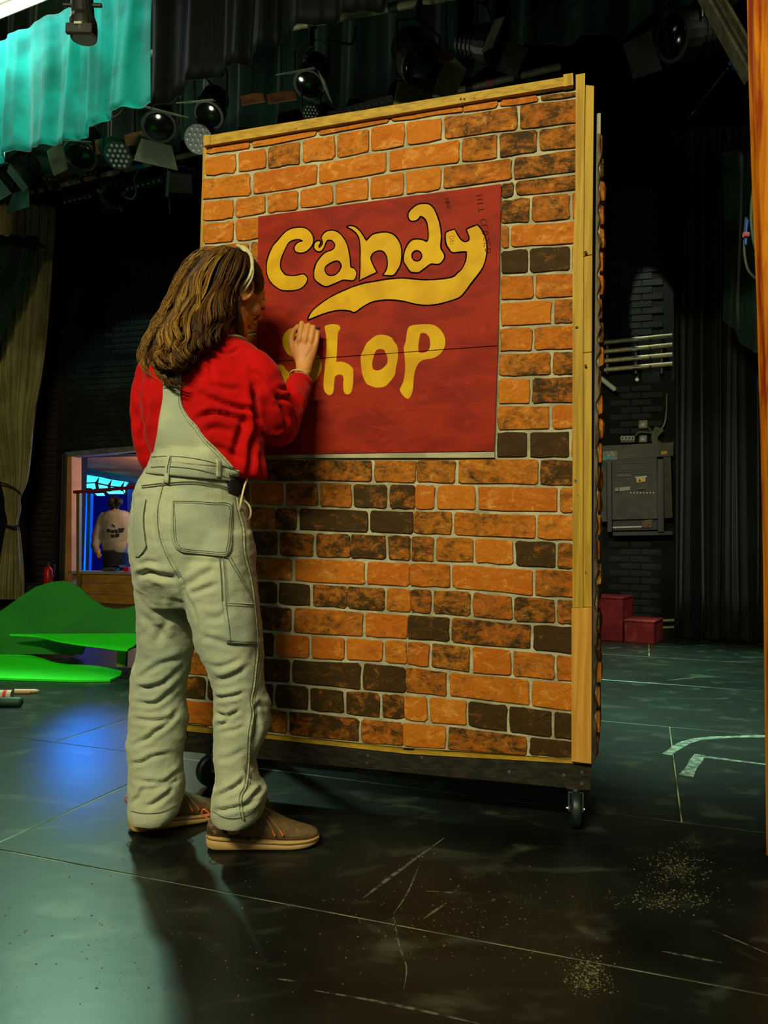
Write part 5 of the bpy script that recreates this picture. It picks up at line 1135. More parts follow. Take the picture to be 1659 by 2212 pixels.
# battens of LED strips under the long bar
def ledstrip(p0, p1, label):
    a, b = p0, p1; e_ = (b-a).normalized(); c = (a+b)/2; L_ = (b-a).length; rt = empty('led_batten', c, label, 'stage lamp', 'LED battens along the long bar'); k_ = Vector((0,-.8,-.6)); n_ = e_.cross(k_).normalized()
    MB().bbox(c, (L_,.09,.08), .006, e_, k_, n_).build('housing', m_lamp, rt); mb = MB(); k = int(L_/.06)
    for i in range(k): mb.ball(a+e_*(L_*(i+.5)/k)+k_*.047, .014, 6, 4)
    mb.build('lens_row', m_lens, rt, True)
ledstrip(underbar(138,436,.07)+Vector((0,0,0)), underbar(202,421,.12), 'short LED batten with a row of lenses under the left part of the long bar')
ledstrip(underbar(272,408,.18), underbar(352,386,.25), 'LED batten with greenish lenses right of the round flood lamp')
ledstrip(underbar(708,250,.62), underbar(850,212,.72), 'LED batten just above the top batten of the flat')
ledstrip(underbar(150,388,.07), underbar(215,368,.12), 'pale LED batten above the long bar at left')
# cables looping between lamps
def loopcable(pts, r_, mat, label, name='hanging_cable'): P = smooth_path([at(*p) for p in pts], 6); return tag(MB().tube(P, r_, 6).build(name, mat, None, True, origin=P[0]), label, 'cable')
loopcable([(195,275,5.9),(225,262,5.9),(255,248,5.9),(268,230,5.9),(270,205,5.9)], .007, m_cable, 'cable looping below the hem of the teal border')
loopcable([(268,425,7.3),(285,430,7.3),(294,415,7.3),(290,388,7.3),(300,365,7.3)], .009, m_cable, 'cable loop hanging right of the round flood lamp')
loopcable([(705,88,4.7),(735,92,4.7),(758,95,4.7),(766,78,4.7),(768,60,4.7)], .008, m_cable, 'pale cable curving beside the upper black border')
loopcable([(352,349,7.50),(366,440,7.48),(366,462,7.48)], .006, m_cable, 'safety wire hanging below the box flood lamp')
loopcable([(1190,16,4.2),(1215,16,4.2),(1240,10,4.2),(1256,-8,4.2)], .004, m_cable, 'thin pale cable arcing at the top right of centre')
loopcable([(365,190,5.5),(375,205,5.5),(390,212,5.5),(398,200,5.5),(396,185,5.5)], .007, m_cable, 'short cable loop under the black border')
# near profile lamp in front of the teal border
c0 = at(176,-40,3.5); c1 = at(181,82,3.5); prof = empty('profile_lamp', c0, 'black profile spotlight hanging in front of the teal border', 'stage lamp'); d = (c1-c0).normalized(); L_ = (c1-c0).length
MB().tube([c0, c0+d*L_*.3, c0+d*L_*.62, c0+d*L_*.72, c0+d*L_*.85, c1], [.050,.050,.052,.062,.064,.060], 20).build('housing', m_lamp, prof)
s = Vector((1,0,0)); mb = MB(); mb.bbox(c1-d*.01+Vector((0,-.05,0)), (.125,.02,.05), .004); mb.build('shutter_frame', m_lamp, prof)
for q_ in (1,-1): MB().tube([c0+s*(.09*q_)+d*L_*.42, c0+s*(.05*q_)+d*L_*.42], .01, 8).build('focus_knob', m_lamp, prof)
MB().bbox(c1-d*.03+Vector((-.002,-.064,0)), (.035,.004,.012), .001).build('label_plate', mt['white'], prof)
MB().tube([c1, c1+d*.004], .05, 20).build('lens', m_lens, prof); MB().tube([c0, c0+Vector((0,0,.9))], .02, 10).build('drop_arm', m_lamp, prof)
# tube light above the teal border
ta, tb = at(-110,72,4.75), at(92,-10,4.45); tl = empty('tube_light', ta, 'bright fluorescent tube light at the top left corner', 'light'); dd = (tb-ta).normalized()
for k in range(2):
    p, q = ta.lerp(tb, k*.5+.01), ta.lerp(tb, k*.5+.49); MB().tube([p, q], .026, 10).build('tube', M('lit_tube', (255,250,225), None, emit=(255,246,214), estr=7), tl); 
    MB().tube([p-dd*.02, p], .03, 10).build('tube_cap', mt['black'], tl)
MB().bbox((ta+tb)/2+Vector((0,.03,.055)), ((tb-ta).length,.10,.05), .006, dd, dd.cross(Vector((0,0,1)))).build('housing', M('fitting_white', (120,130,110), None, rough=.5), tl)
# beam, rope, clip, cables at upper right
m_beam = M('beam_grey', (44,44,28), (28,28,19), 20, .7)
pa, pb, pc = at(1505,-60,3.4), at(1634,170,3.2), at(1640,700,3.2); bm_ = empty('diagonal_beam', pb, 'dark steel beam running down diagonally at the upper right', 'beam')
e_ = (pb-pa).normalized(); n_ = Vector((0,1,0)); k_ = e_.cross(n_).normalized()
MB().bbox((pa+pb)/2+k_*0, ((pb-pa).length,.06,.012), .002, e_, n_, k_).build('web', m_beam, bm_)
for q in (-1, 1): MB().bbox((pa+pb)/2+k_*(.032*q), ((pb-pa).length,.07,.014), .003, e_, n_, k_).build('flange', M('flange_olive', (62,62,38), (40,40,26), 20, .7), bm_)
rope = tag(MB().tube([at(1572,148,3.6), at(1481,264,7.3)], .004, 6).build('rope', m_cable, None, origin=at(1572,148,3.6)), 'thin rope slanting down left from the blue clip', 'rope')
cl = empty('blue_clip', at(1583,142,3.5), 'small blue clip fixed under the diagonal beam', 'clip'); m_bl = M('blue_plastic', (20,80,170), None, rough=.4)
MB().ball(at(1580,136,3.5), .014, 10, 8).build('knob', m_bl, cl, True); MB().ball(at(1588,144,3.5), .014, 10, 8).build('knob', m_bl, cl, True); MB().tube([at(1592,150,3.5), at(1598,160,3.5)], .005, 6).build('hook', m_zinc, cl); MB().tube([at(1586,138,3.5), at(1606,150,3.27)], .006, 6).build('strap', m_cable, cl)
m_cab2 = M('pale_cable', (66,84,62), None, rough=.6)
loopcable([(1631,200,3.1),(1629,260,3.1),(1633,330,3.1),(1630,390,3.1),(1624,440,3.1),(1624,490,3.1),(1634,540,3.1),(1662,585,3.1)], .007, m_cab2, 'long pale cable hanging straight down beside the orange board')
loopcable([(1639,220,3.1),(1636,300,3.1),(1637,380,3.1),(1632,440,3.1),(1636,500,3.1),(1650,550,3.1),(1672,580,3.1)], .006, m_cab2, 'second cable twisted round the long hanging cable')
loopcable([(1612,470,3.3),(1608,520,3.3),(1610,560,3.3),(1622,592,3.3),(1665,626,3.3)], .006, m_cable, 'grey cable curving right below the pink tape')
loopcable([(1615,475,3.29),(1612,500,3.29),(1611,530,3.29)], .007, m_bl, 'blue cable end taped to the grey cable')
tag(MB().tube([at(1606,507,3.28), at(1617,507,3.28)], .012, 8).build('tape', mt['pink'], None, origin=at(1611,507,3.28)), 'pink tape binding the blue and grey cables', 'tape')
# orange varnished board at the right edge
bd = [(1627,-80),(1632,150),(1638,350),(1650,640),(1657,900),(1664,1200),(1672,1860),(1800,1860),(1800,-80)]
tag(MB().prism([at(x, y, 2.05) for x, y in bd], Vector((0,0,0)), Vector((0,.04,0))).build('timber_edge', wood('orange_varnish', (214,128,6), (150,52,4), (6,6,.5)), None, origin=at(1720,1860,2.05)), 'orange varnished timber edge standing at the right border', 'board')

# ================================================================= BACK WALL, RIGHT SIDE
def wbx(name, x0, y0, x1, y1, d0, d1, mat, parent, bev=.004):
    a, b = onwall(x0, y0, d0), onwall(x1, y1, d0); s0, z0 = wsz(a); s1, z1 = wsz(b)
    return MB().bbox(wp((s0+s1)/2, (z0+z1)/2, (d0+d1)/2), (abs(s1-s0), abs(d1-d0), abs(z1-z0)), bev, WE, WN).build(name, mat, parent)
m_alu = M('pale_metal', (190,184,140), (150,146,110), 30, .35, metal=.3); m_blk2 = M('black_enamel', (9,10,8), None, rough=.5); m_pan = M('olive_steel', (62,60,40), (46,45,32), 12, .6, .15, 90)
nm = ['topmost', 'second', 'third', 'lowest']
for k, (yl, yr) in enumerate(((741,726),(761,746),(781,767),(800,787))):
    a, b = onwall(1285, yl+1, .14), onwall(1452, yr-1, .14); rt = empty('wall_pipe', a, nm[k]+' of the four pale metal tubes racked on the back wall', 'pipe', 'metal tubes racked on the back wall')
    MB().tube([a, b], .024, 14).build('pipe', m_alu, rt); c = onwall(1373, (yl+yr)/2, .14); e_ = (b-a).normalized(); MB().tube([c-e_*.03, c+e_*.03], .028, 12).build('coupling', m_zinc, rt)
    c2 = onwall(1405, (yl+yr)/2-1, .14); MB().tube([c2-e_*.01, c2+e_*.01], .028, 12).build('coupling', m_blk2, rt)
rk = empty('pipe_rack', onwall(1373,800,.05), 'black bracket rack holding four pale tubes on the wall', 'rack')
for x in (1312,1373,1428): wbx('bracket', x-3, 722, x+3, 812, 0, .112, m_blk2, rk)
a, b = onwall(1296,816,.16), onwall(1329,842,.16); lh = empty('white_tube', a, 'short white tube slanting out beside the flat below the pipe rack', 'tube'); MB().tube([a, b], .026, 14).build('tube', M('white_tube', (190,200,180), None, rough=.4), lh); MB().tube([b, b+(b-a).normalized()*.01], .024, 14).build('end_cap', m_zinc, lh)
MB().tube([a.lerp(b,.5), a.lerp(b,.5)+WN*.16], .012, 8).build('arm', m_blk2, lh)
hk = empty('wall_hook', onwall(1376,812,.02), 'small metal hook under the pipe rack', 'hook'); wbx('plate', 1373, 806, 1379, 824, 0, .02, m_blk2, hk); MB().tube([onwall(1376,820,.03), onwall(1376,820,.045)], .02, 12).build('ring', m_zinc, hk)
sw = M('socket_grey', (122,124,98), (96,98,78), 20, .5)
for x0, y0, x1, y1, l in ((1379,909,1399,927,'upper grey square switch box above the socket row'),(1380,941,1398,957,'lower grey square switch box beside the four round sockets')):
    r_ = empty('switch_box', onwall((x0+x1)/2, y1, .03), l, 'switch box', 'grey switch boxes on the back wall'); wbx('box', x0, y0, x1, y1, 0, .05, sw, r_, .008); wbx('rocker', (x0+x1)/2-4, (y0+y1)/2-3, (x0+x1)/2+4, (y0+y1)/2+3, .05, .058, mt['white'], r_, .001)
r_ = empty('socket_box', onwall(1356,957,.03), 'black box with four white-ringed round sockets on the wall', 'socket box'); wbx('box', 1340, 943, 1372, 958, 0, .07, m_blk2, r_)
for x in (1344.5,1352,1359.5,1367):
    c = onwall(x, 946.5, .072); P = [c+WE*(.017*math.cos(a*.5236))+Vector((0,0,.022*math.sin(a*.5236))) for a in range(13)]; MB().tube(P, .006, 6, cap=False).build('socket_ring', mt['white'], r_, True)
mb = MB()
mb.tube(smooth_path([onwall(*p) for p in ((1373,942,.08),(1380,934,.1),(1395,934,.1),(1412,937,.1),(1416,950,.12))], 5), .012, 7)
for k in range(5): mb.tube(smooth_path([onwall(1412+k*2, 960, .12+.01*k), onwall(1408+k*3, 945, .13), onwall(1416+k*3, 924+k*2, .12), onwall(1424+k*2, 930, .13), onwall(1417, 948, .14), onwall(1418+k*4, 960, .12)], 5), .010, 6)
mb.tube(smooth_path([onwall(*p) for p in ((1400,923,.06),(1410,936,.1),(1416,945,.12))], 4), .010, 6); mb.tube(smooth_path([onwall(*p) for p in ((1416,938,.12),(1430,925,.1),(1438,905,.06),(1441,850,.05))], 5), .009, 6)
tag(mb.build('cable_coil', M('cable_olive', (92,98,66), None, rough=.6), None, True, origin=onwall(1416,960,.1)), 'coiled olive cables gathered on top of the grey trunking', 'cable')
tr = empty('wall_trunking', onwall(1380,990,.1), 'long grey metal trunking along the wall above the dimmer cabinet', 'trunking'); a0, a1 = onwall(1296,968,.2), onwall(1452,959,.2)
def wquad(name, pts, d0, d1, mat, parent): return MB().prism([onwall(x, y, d0) for x, y in pts], Vector((0,0,0)), -WN*(d1-d0)).build(name, mat, parent)
wquad('duct', [(1296,968),(1452,960),(1452,989),(1296,998)], .0, .18, M('trunking_grey', (74,72,56), (58,57,44), 8, .6), tr)
wquad('poster_label', [(1300,976),(1333,973),(1333,996),(1300,998)], .181, .187, M('label_white', (150,160,140), (90,100,88), 40, .6), tr); wquad('label_band', [(1302,988),(1322,986),(1322,992),(1302,994)], .187, .19, M('label_cyan', (70,160,160), None), tr)
wquad('warning_label', [(1428,975),(1441,974),(1441,981),(1428,982)], .181, .187, M('label_yellow', (210,160,30), None), tr)
dr = empty('dimmer_cabinet', onwall(1370,1150,.1), 'olive steel dimmer cabinet with black uprights on the back wall', 'cabinet')
for x0, x1 in ((1312,1321),(1418,1430)): wquad('upright', [(x0,998),(x1,997),(x1+1,1150),(x0+1,1150)], 0, .26, m_blk2, dr)
wquad('front_panel', [(1322,997),(1417,992),(1420,1122),(1323,1124)], 0, .2, m_pan, dr); wquad('front_panel', [(1431,992),(1446,991),(1450,1120),(1433,1121)], 0, .2, m_pan, dr); wquad('front_panel', [(1296,999),(1311,998),(1312,1128),(1297,1129)], 0, .2, m_pan, dr)
for y in (999,1013,1018,1023,1028): wquad('vent_slat', [(1328,y+1),(1410,y-3),(1410,y-.5),(1328,y+3.2)], .2, .208, m_blk2, dr)
for x in range(8): wquad('indicator', [(1361+x*7,1063),(1364+x*7,1063),(1364+x*7,1066),(1361+x*7,1066)], .2, .206, mt['white'], dr)
for x in range(5): wquad('indicator', [(1333+x*6,1025),(1337+x*6,1025),(1337+x*6,1028),(1333+x*6,1028)], .2, .206, sw, dr)
wquad('display', [(1338,1053),(1361,1051),(1361,1059),(1338,1061)], .2, .21, M('display_green', (100,116,84), None, rough=.3), dr); wquad('key_switch', [(1328,1054),(1336,1053),(1336,1061),(1328,1062)], .2, .22, sw, dr); wquad('handle', [(1378,1054),(1392,1052),(1392,1057),(1378,1058)], .2, .225, M('handle_brown', (96,80,60), None), dr)
wquad('warning_label', [(1375,1033),(1394,1031),(1394,1040),(1375,1042)], .2, .206, M('label_amber', (212,150,24), (230,200,120), 60), dr); wquad('label_strip', [(1372,1030),(1397,1028),(1397,1031),(1372,1033)], .2, .208, mt['white'], dr)
wquad('warning_triangle', [(1378,1040),(1385,1039),(1381.5,1033.5)], .206, .209, m_blk2, dr)
wquad('lower_unit', [(1323,1126),(1420,1123),(1421,1145),(1324,1147)], 0, .16, M('lower_dark', (30,34,26), None, rough=.6), dr); wquad('label_strip', [(1323,1138),(1386,1136),(1386,1139),(1323,1141)], .16, .168, mt['white'], dr); wquad('fuse_block', [(1386,1124),(1409,1122),(1408,1139),(1386,1140)], .16, .185, M('fuse_brown', (120,90,50), (60,46,28), 60), dr)
wquad('bracket', [(1324,1150),(1450,1148),(1450,1156),(1324,1158)], 0, .22, m_blk2, dr)
for y, l in ((1341,'upper pale pipe running along the foot of the back wall'),(1356,'lower pale pipe running along the foot of the back wall')): tag(MB().tube([onwall(1330,y+4,.06), onwall(1475,y-2,.06)], .018, 10).build('skirting_pipe', m_alu, None, origin=onwall(1400,y,.06)), l, 'pipe')
# red step boxes and yellow offcut
m_redb = M('dusty_red_paint', (180,50,50), (150,38,38), 6, .75, .15, 60, c3=(196,84,84), lo3=.5, hi3=.75, s3=7)
q0 = onfloor(1347,1387); e_ = Vector((.866,-.5,0)); k_ = Vector((.5,.866,0))
def stepbox(p, w_, d_, h, label):
    rt = empty('step_box', p, label, 'box', 'dusty red step boxes'); c = p+e_*w_/2+k_*d_/2
    MB().bbox(c+Vector((0,0,h/2-.009)), (w_-.01,d_-.01,h-.018), .004, e_, k_).build('box_body', m_redb, rt); MB().bbox(c+Vector((0,0,h-.009)), (w_,d_,.018), .003, e_, k_).build('lid', m_redb, rt)
stepbox(q0-e_*.36, .352, .45, .405, 'taller dusty red step box beside the flat'); stepbox(q0, .27, .45, .205, 'lower dusty red step box right of the taller one')
tag(MB().prism([onfloor(1296,1368, .05)+Vector(v) for v in ((0,0,.09),(0,0,0),(.235,-.03,0))], Vector((0,0,-.05)), Vector((.02,.05,-.05))).build('wood_offcut', M('pale_yellow_wood', (206,204,116), None, rough=.7), None, origin=onfloor(1300,1368)), 'pale yellow pointed wooden offcut sticking out beside the flat', 'offcut')

# ================================================================= BACK WALL, LEFT SIDE: hatch and the room beyond
m_peach = M('peach_plaster', (206,140,76), (190,124,66), 4, .8, .1, 30); m_bluew = M('blue_wall', (14,36,190), None, rough=.7); m_bluef = M('blue_frame', (30,130,230), None, rough=.5); m_bglow = M('glowing_blue_jamb', (0,60,255), None, emit=(0,38,255), estr=14); m_oliv = M('olive_paint', (118,106,40), None, rough=.6)
s0r, s1r = sL-4.2, sR+1.5; D1 = 3.6
def rbox(name, a, b, z0, z1, d0, d1, mat): o = MB(); wbox(o, a, b, z0, z1, -d1, -d0); x = o.build(name, mat); return tag(x, kind='structure')
mb = MB(); mb.box(wp((s0r+s1r)/2, -.45, -.3-D1/2), (s1r-s0r, D1, .1), WE, WN); tag(mb.build('floor_foyer', M('foyer_floor', (60,60,66), None, rough=.6)), kind='structure')
def rb(name, s_a, s_b, z0, z1, d_a, d_b, mat):      # d measured behind the wall face
    return tag(MB().box(wp((s_a+s_b)/2, (z0+z1)/2, -(d_a+d_b)/2), (s_b-s_a, d_b-d_a, z1-z0), WE, WN).build(name, mat), kind='structure')
rb('wall_foyer_left', s0r-.1, s0r, -.5, 3, .3, .3+D1, m_peach); rb('wall_foyer_right', s1r, s1r+.1, -.5, 3, .3, .3+D1, m_peach); rb('wall_foyer_back', s0r, s1r, -.5, 3, .3+D1, .4+D1, m_bluew)
# sloping peach ceiling
mb = MB(); p = [wp(s0r, 2.10, -.3), wp(s1r, 2.10, -.3), wp(s1r, 1.72, -.3-D1), wp(s0r, 1.72, -.3-D1)]; mb.prism(p, Vector((0,0,0)), Vector((0,0,.06))); tag(mb.build('ceiling_foyer', m_peach), kind='structure')
# hatch trim
def hquad(name, pts, d0, d1, mat, parent=None): 
    o = MB().prism([onwall(x, y, d0) for x, y in pts], Vector((0,0,0)), -WN*(d1-d0)).build(name, mat, parent); return o
tag(hquad('trim_1', [(128,975),(152,972),(146,1300),(118,1300)], .0, .12, m_blk2), kind='structure'); 
for x in (133,139): tag(hquad('trim_2' if x == 133 else 'trim_3', [(x+3,980),(x+6,980),(x-1,1290),(x-4,1290)], .12, .14, M('trim_grey_%d' % x, (62,64,48), None, rough=.5)), kind='structure')
tag(hquad('trim_4', [(158,983),(176,983),(176,1305),(150,1305)], -.1, .10, m_peach), kind='structure')
tag(hquad('trim_5', [(170,1062),(177,1062),(176,1270),(170,1270)], .10, .15, m_oliv), kind='structure')
tag(hquad('trim_6', [(158,980),(430,955),(430,968),(158,990)], -.05, .12, M('lintel_grey', (110,116,120), (80,84,84), 8, .7)), kind='structure')
m_ply = M('plywood', (186,134,44), (160,108,32), 3, .65, .1, 40, c3=(60,36,12), lo3=.70, hi3=.78, s3=14, stretch=(1,1,2.4), dist=1.5)
cb = empty('counter_front', onwall(290,1318,.1), 'knotty plywood counter front under the hatch', 'counter')
hquad('plywood_sheet', [(179,1237),(430,1240),(430,1262),(179,1258)], .04, .07, m_ply, cb); hquad('plywood_sheet', [(179,1259),(430,1263),(430,1290),(179,1282)], .04, .068, m_ply, cb); hquad('plywood_sheet', [(179,1283),(430,1291),(430,1325),(179,1315)], .04, .071, m_ply, cb)
hquad('counter_top', [(179,1232),(430,1236),(430,1241),(179,1238)], -.2, .10, M('counter_top', (150,150,140), None, rough=.5), cb)
tag(MB().tube([onwall(160,1063,.16), onwall(240,1057,.16), onwall(440,1040,.16)], .022, 10).build('red_rail', M('dark_red_rail', (130,34,40), None, rough=.5), None, origin=onwall(240,1057,.16)), 'dark red rail running across the hatch opening', 'rail')
# blue door frame, lit glazing
bf = empty('blue_door_frame', at(187,1240,12.2), 'bright blue door frame standing inside the hatch room', 'door frame')
def yq(name, pts, Y, th, mat, parent): return MB().prism([at(x, y, Y) for x, y in pts], Vector((0,0,0)), Vector((0,th,0))).build(name, mat, parent)
yq('jamb', [(188,1066),(196,1066),(191,1245),(184,1245)], 12.2, .12, m_bluef, bf); yq('glowing_jamb', [(180,1066),(188,1066),(184,1245),(177,1245)], 12.2, .12, m_bglow, bf); yq('jamb', [(275,1050),(290,1050),(290,1245),(275,1245)], 12.4, .12, M('deep_blue', (10,60,200), None, rough=.5), bf); yq('header', [(187,1010),(300,1036),(300,1044),(187,1022)], 12.2, .1, m_bluef, bf)  # outer jamb is no lamp, its glow added for the floor's blue reflection
gz = empty('lit_glazing', at(230,1040,12.3), 'glowing cyan glazing with slanted bars above the hatch counter', 'window'); m_cy = M('lit_glass', (60,220,230), (220,255,250), 3, .4, emit=(40,215,235), estr=1.5)
bars_ = [(187,1026),(214,1030),(241,1036),(268,1040),(278,1042)]
for k in range(4):
    x0, y0 = bars_[k]; x1, y1 = bars_[k+1]
    yq('pane', [(x0+1,y0),(x1-1,y1),(x1-1-8,y1+11),(x0-2,y0+13) if k else (x0,y0+16)], 12.3, .02, m_cy, gz); yq('pane', [(x0-2,y0+16) if k else (x0,y0+19),(x1-10,y1+14),(x1-8,y1+20 if k else y1+24),(x0,y0+25 if k else y0+28)], 12.3, .02, m_cy, gz)
for x, y, w_ in ((205,1066,18),(230,1062,34),(196,1053,8)): yq('pane', [(x,y),(x+w_,y-1),(x+w_+3,y+5),(x+5,y+5)], 12.35, .02, m_cy, gz)
def glow(loc, col, p, r_=.1): 
    l = bpy.data.lights.new('room_lamp', 'POINT'); l.energy = p; l.color = col; l.shadow_soft_size = r_; o = bpy.data.objects.new('room_lamp', l); COL.objects.link(o); o.location = loc
glow(wp(sR+1.0, 1.45, -2.9), (.05,.25,1), 420); glow(wp((sL+sR)/2+.2, 1.6, -.7), (1,.72,.42), 30)
# clutter on the counter
for x, y, w_, h_, m_, nm_, l, ct in ((279,1226,12,9,M('red_tub', (220,20,10), None, rough=.4),'red_tub','small bright red tub on the hatch counter','tub'),(240,1229,26,7,M('brown_box', (90,74,48), (40,34,24), 30),'low_tray','low cluttered brown tray on the hatch counter','tray'),(258,1224,16,5,m_blk2,'black_case','flat black case lying on the counter tray','case')):
    p = onwall(x, y+h_/2, -.05); k = 10.4/1650; hz = 1236
    tag(MB().bbox(Vector((p.x, p.y, wsz(onwall(x,1236,-.05))[1]+h_*k/2+.012+(.05 if nm_ == 'black_case' else 0))), (w_*k, .15, h_*k), .006, WE, WN).build(nm_, m_, None, origin=p), l, ct)
# second person beyond the hatch
m_hood = M('grey_brown_hoodie', (158,146,130), (130,118,104), 6, .85, .2, 40); p2 = empty('person', at(245,1240,11.3), 'person seen from behind beyond the hatch in a pale brown hoodie', 'person'); p2.location.z = -.4
mb = MB(); section_loft(mb, interp_secs([(1100,240,262,11.3,.07),(1106,228,274,11.3,.10),(1115,219,284,11.3,.12),(1135,216,288,11.3,.13),(1160,220,284,11.3,.13),(1180,222,282,11.3,.14),(1193,222,280,11.3,.14),(1196,226,274,11.3,.12)]), 20)
mb.tube(smooth_path([at(228,1110,11.3), at(215,1135,11.3), at(208,1165,11.25), at(206,1182,11.2), at(211,1192,11.1)], 3), [.06,.065,.07,.072,.07,.068,.066,.064,.062,.06,.055,.05,.045], 10)
mb.tube(smooth_path([at(276,1112,11.3), at(288,1140,11.3), at(290,1170,11.2), at(284,1188,11.0)], 3), [.06,.065,.065,.06,.06,.058,.055,.05,.05,.045], 10)
V, Nn, F = remeshed(mb, .014, 3); V = noise_disp(V, Nn, .02, 6, seed=9); hoodie = mesh('hoodie', [Vector(v) for v in V], F, m_hood, p2, True)
mb = MB(); mb.tube([at(250,1105,11.3), at(247,1092,11.28)], .055, 10); mb.ball(at(247,1088,11.27), (.075,.09,.11), 14, 10)
section_loft(mb, [(1110,238,268,11.3,.08),(1190,228,272,11.3,.10),(1300,228,272,11.3,.10)], 12)
mb.tube([at(212,1190,11.1), at(213,1196,11.08)], .028, 8)
for k in range(4): mb.tube([at(209+k*2.4,1197,11.08), at(210+k*2.3,1204-abs(k-1.5),11.07), at(212+k*1.7,1207-abs(k-1.5),11.09)], .009, 6)
mb.tube([at(216,1195,11.08), at(219,1201,11.06)], .010, 6)
for q in (-.1, .1): mb.tube([at(250,1290,11.3)+Vector((q,0,0)), at(250,1290,11.3)+Vector((q*1.2,0,-.45))], .07, 10)
V, Nn, F = remeshed(mb, .011, 2); mesh('body', [Vector(v) for v in V], F, m_skin, p2, True)
mb = MB(); mb.ball(at(247,1087,11.26), (.088,.10,.105), 16, 12); mb.ball(at(257,1084,11.2), (.055,.06,.06), 12, 10); mb.ball(at(240,1082,11.2), (.045,.05,.055), 12, 10)
V, Nn, F = remeshed(mb, .012, 2); V = noise_disp(V, Nn, .02, 22, seed=3); mesh('hair', [Vector(v) for v in V], F, M('black_hair', (16,12,10), None, rough=.6), p2, True)
mb = MB(); section_loft(mb, interp_secs([(1188,224,280,11.3,.145),(1215,222,278,11.3,.15),(1250,224,276,11.3,.14)]), 20); 
for q in (-.14, .14): mb.tube([at(250,1245,11.3)+Vector((q,0,0)), at(250,1245,11.3)+Vector((q,0,-.5)), at(250,1245,11.3)+Vector((q,0,-.66))], .12, 12)
mb.build('trousers', m_black, p2, True)
bv2 = BVHTree.FromPolygons([v.co+hoodie.matrix_local.translation for v in []] or [Vector(v)+Vector((0,0,0)) for v in [vv.co+rootloc(p2) for vv in hoodie.data.vertices]], [tuple(p.vertices) for p in hoodie.data.polygons])
for pts in ([(230,1143),(238,1142),(239,1149),(231,1150)],[(240,1144),(246,1145),(246,1151),(240,1151)],[(247,1143),(255,1145),(254,1151),(248,1150)],[(256,1141),(269,1140),(266,1149),(257,1150)],[(238,1155),(247,1154),(248,1160),(240,1161)],[(249,1153),(258,1152),(257,1159),(249,1161)],[(241,1131),(249,1136),(248,1139),(243,1136)]):
    ruled('back_print', [pts[0], ((pts[0][0]+pts[3][0])/2, (pts[0][1]+pts[3][1])/2), pts[3]], [pts[1], ((pts[1][0]+pts[2][0])/2, (pts[1][1]+pts[2][1])/2), pts[2]], m_black, hoodie, .012, .008, 3, 4, (bv2,))
# fire extinguisher on the pier
fx = empty('fire_extinguisher', at(104,1262,9.7), 'red fire extinguisher standing against the sooty pier', 'extinguisher'); a, b = at(104,1262,9.7), at(104,1226,9.7)
MB().tube([a, a+(b-a)*.05, a+(b-a)*.85, b, b+(b-a)*.1], [.05,.056,.056,.035,.02], 16).build('cylinder', M('extinguisher_red', (190,16,12), None, rough=.35), fx, True)
mb = MB(); mb.tube([b, b+Vector((0,0,.07))], .018, 8); mb.bbox(b+Vector((.02,-.01,.085)), (.09,.02,.014), .003); mb.build('valve', m_blk2, fx); MB().tube(smooth_path([b+Vector((.02,0,.05)), b+Vector((.08,0,.02)), b+Vector((.07,0,-.15))], 4), .009, 6).build('hose', m_blk2, fx)
wb = empty('wall_bracket_box', at(104,1262,9.9), 'dark low cupboard under the fire extinguisher at the pier', 'cupboard'); p = at(104,1262,9.72); MB().bbox(Vector((p.x-.1, p.y+.12, p.z/2)), (.5,.4,p.z), .01).build('box', m_blk2, wb)

# ================================================================= GREEN HILL SCENERY, lower left
m_g1 = M('dark_green_paint', (4,122,14), (4,108,12), 3, .7, .1, 40); m_g2 = M('bright_green_paint', (30,246,10), (26,238,8), 3, .6, .1, 40)
gh = empty('green_hill', onfloor(150,1440), 'painted green hill cut-out with bright green ledges on short legs', 'scenery')
Yh = 5.5; zf = lambda pts: [at(x, y, Yh) for x, y in pts]
hill = [(-60,1345),(-30,1335),(0,1321),(42,1290),(78,1267),(112,1257),(135,1254.6),(154,1259.6),(174,1271),(196,1293),(224,1311),(247,1316),(269,1314),(294,1307),(340,1300),(345,1372),(183,1372),(183,1398),(176,1414),(-60,1412)]
hp_ = [Vector((p.x, p.y, max(.004, p.z))) for p in [q for q in zf(hill)]]; MB().prism(hp_, Vector((0,0,0)), Vector((0,.018,0))).build('hill_board', m_g1, gh)
def onz(x, y, z): return onfloor(x, y, z)
zs = .178; MB().prism([onz(x, y, zs) for x, y in cr2([(21,1369.5),(303,1368),(330,1368),(325,1385),(297,1389),(276,1402.6),(220,1396),(168,1390),(118,1381.6),(98,1376),(70,1372)], 2)], Vector((0,0,-.012)), Vector((0,0,0))).build('ledge', m_g2, gh)
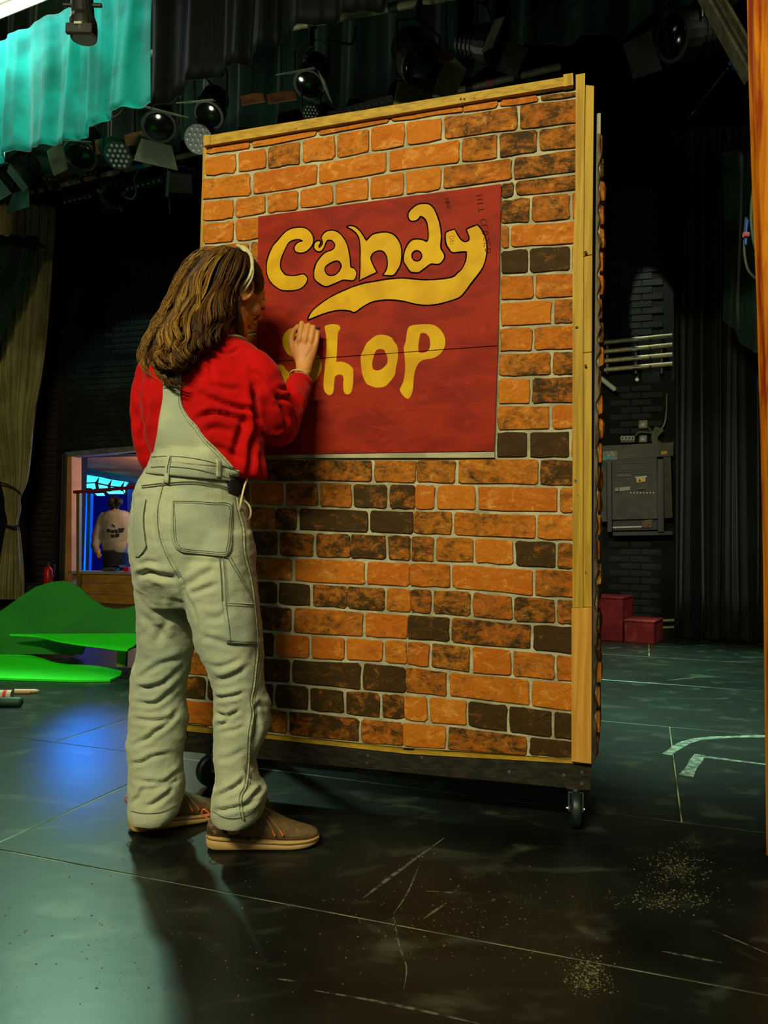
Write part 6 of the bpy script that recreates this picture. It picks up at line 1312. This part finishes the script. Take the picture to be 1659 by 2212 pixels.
MB().prism([onz(x, y, .014) for x, y in cr2([(-60,1411),(0,1412),(70,1416),(112,1429),(150,1435),(210,1438),(263,1449),(238,1468),(84,1467),(0,1464),(-60,1460)], 2)], Vector((0,0,-.012)), Vector((0,0,0))).build('ledge', m_g2, gh)
def leg(x0, x1, yb, mat, Y=None):
    a = onfloor(x0, yb, .016); b = onfloor(x1, yb, .016); MB().bbox(Vector(((a.x+b.x)/2, a.y+.02, (zs-.012+.014)/2+.001)), (b.x-a.x, .04, zs-.026), .003).build('leg', mat, gh)
leg(146,162,1415,m_pinev); leg(251,272,1441,M('green_washed_wood', (86,132,20), (110,120,30), 20, .7))
a = onfloor(160,1426,.10); b = onfloor(330,1426,.10); MB().bbox(Vector(((a.x+b.x)/2, 5.42, .12)), (b.x-a.x, .03, .06), .003).build('rail', wood('hill_rail', (120,84,34), (90,60,24), (.6,14,14)), gh)
# things lying on the floor at the left edge
a, b = onfloor(-70,1516,.024), onfloor(48,1516,.024); gt = tag(MB().tube([a, b-(b-a).normalized()*.012, b], [.0235,.0235,.018], 16).build('foam_tube', M('dark_green_foam', (6,60,38), None, rough=.6), None, True, origin=a), 'dark green round-ended tube lying on the floor at the left edge', 'tube')
a, b = onfloor(-60,1500,.028), onfloor(26,1500,.028); wt = empty('paint_tube', a, 'white and red paper roll on the floor behind the green tube', 'roll'); a.z = b.z = .026; MB().tube([a, b], .025, 14).build('roll', M('cream_paper', (206,196,170), (190,178,150), 20), wt, False); MB().tube([a.lerp(b,.80), a.lerp(b,.88)], .0262, 14).build('red_band', M('red_print', (210,30,30), None), wt)
a, b = onfloor(32,1492,.015), onfloor(85,1492,.015); st = tag(MB().tube([a, b-(b-a).normalized()*.02, b], [.009,.009,.002], 8).build('wooden_stake', M('pale_stick', (216,196,150), None, rough=.7), None, origin=a), 'pale pointed wooden stick lying on the floor', 'stick')
a, b = onfloor(32,1497,.006), onfloor(66,1497,.006); tag(MB().tube([a, b], .006, 8).build('brown_stick', M('brown_stick', (130,80,36), None, rough=.7), None, origin=a), 'short brown stick beside the pale pointed stick', 'stick')
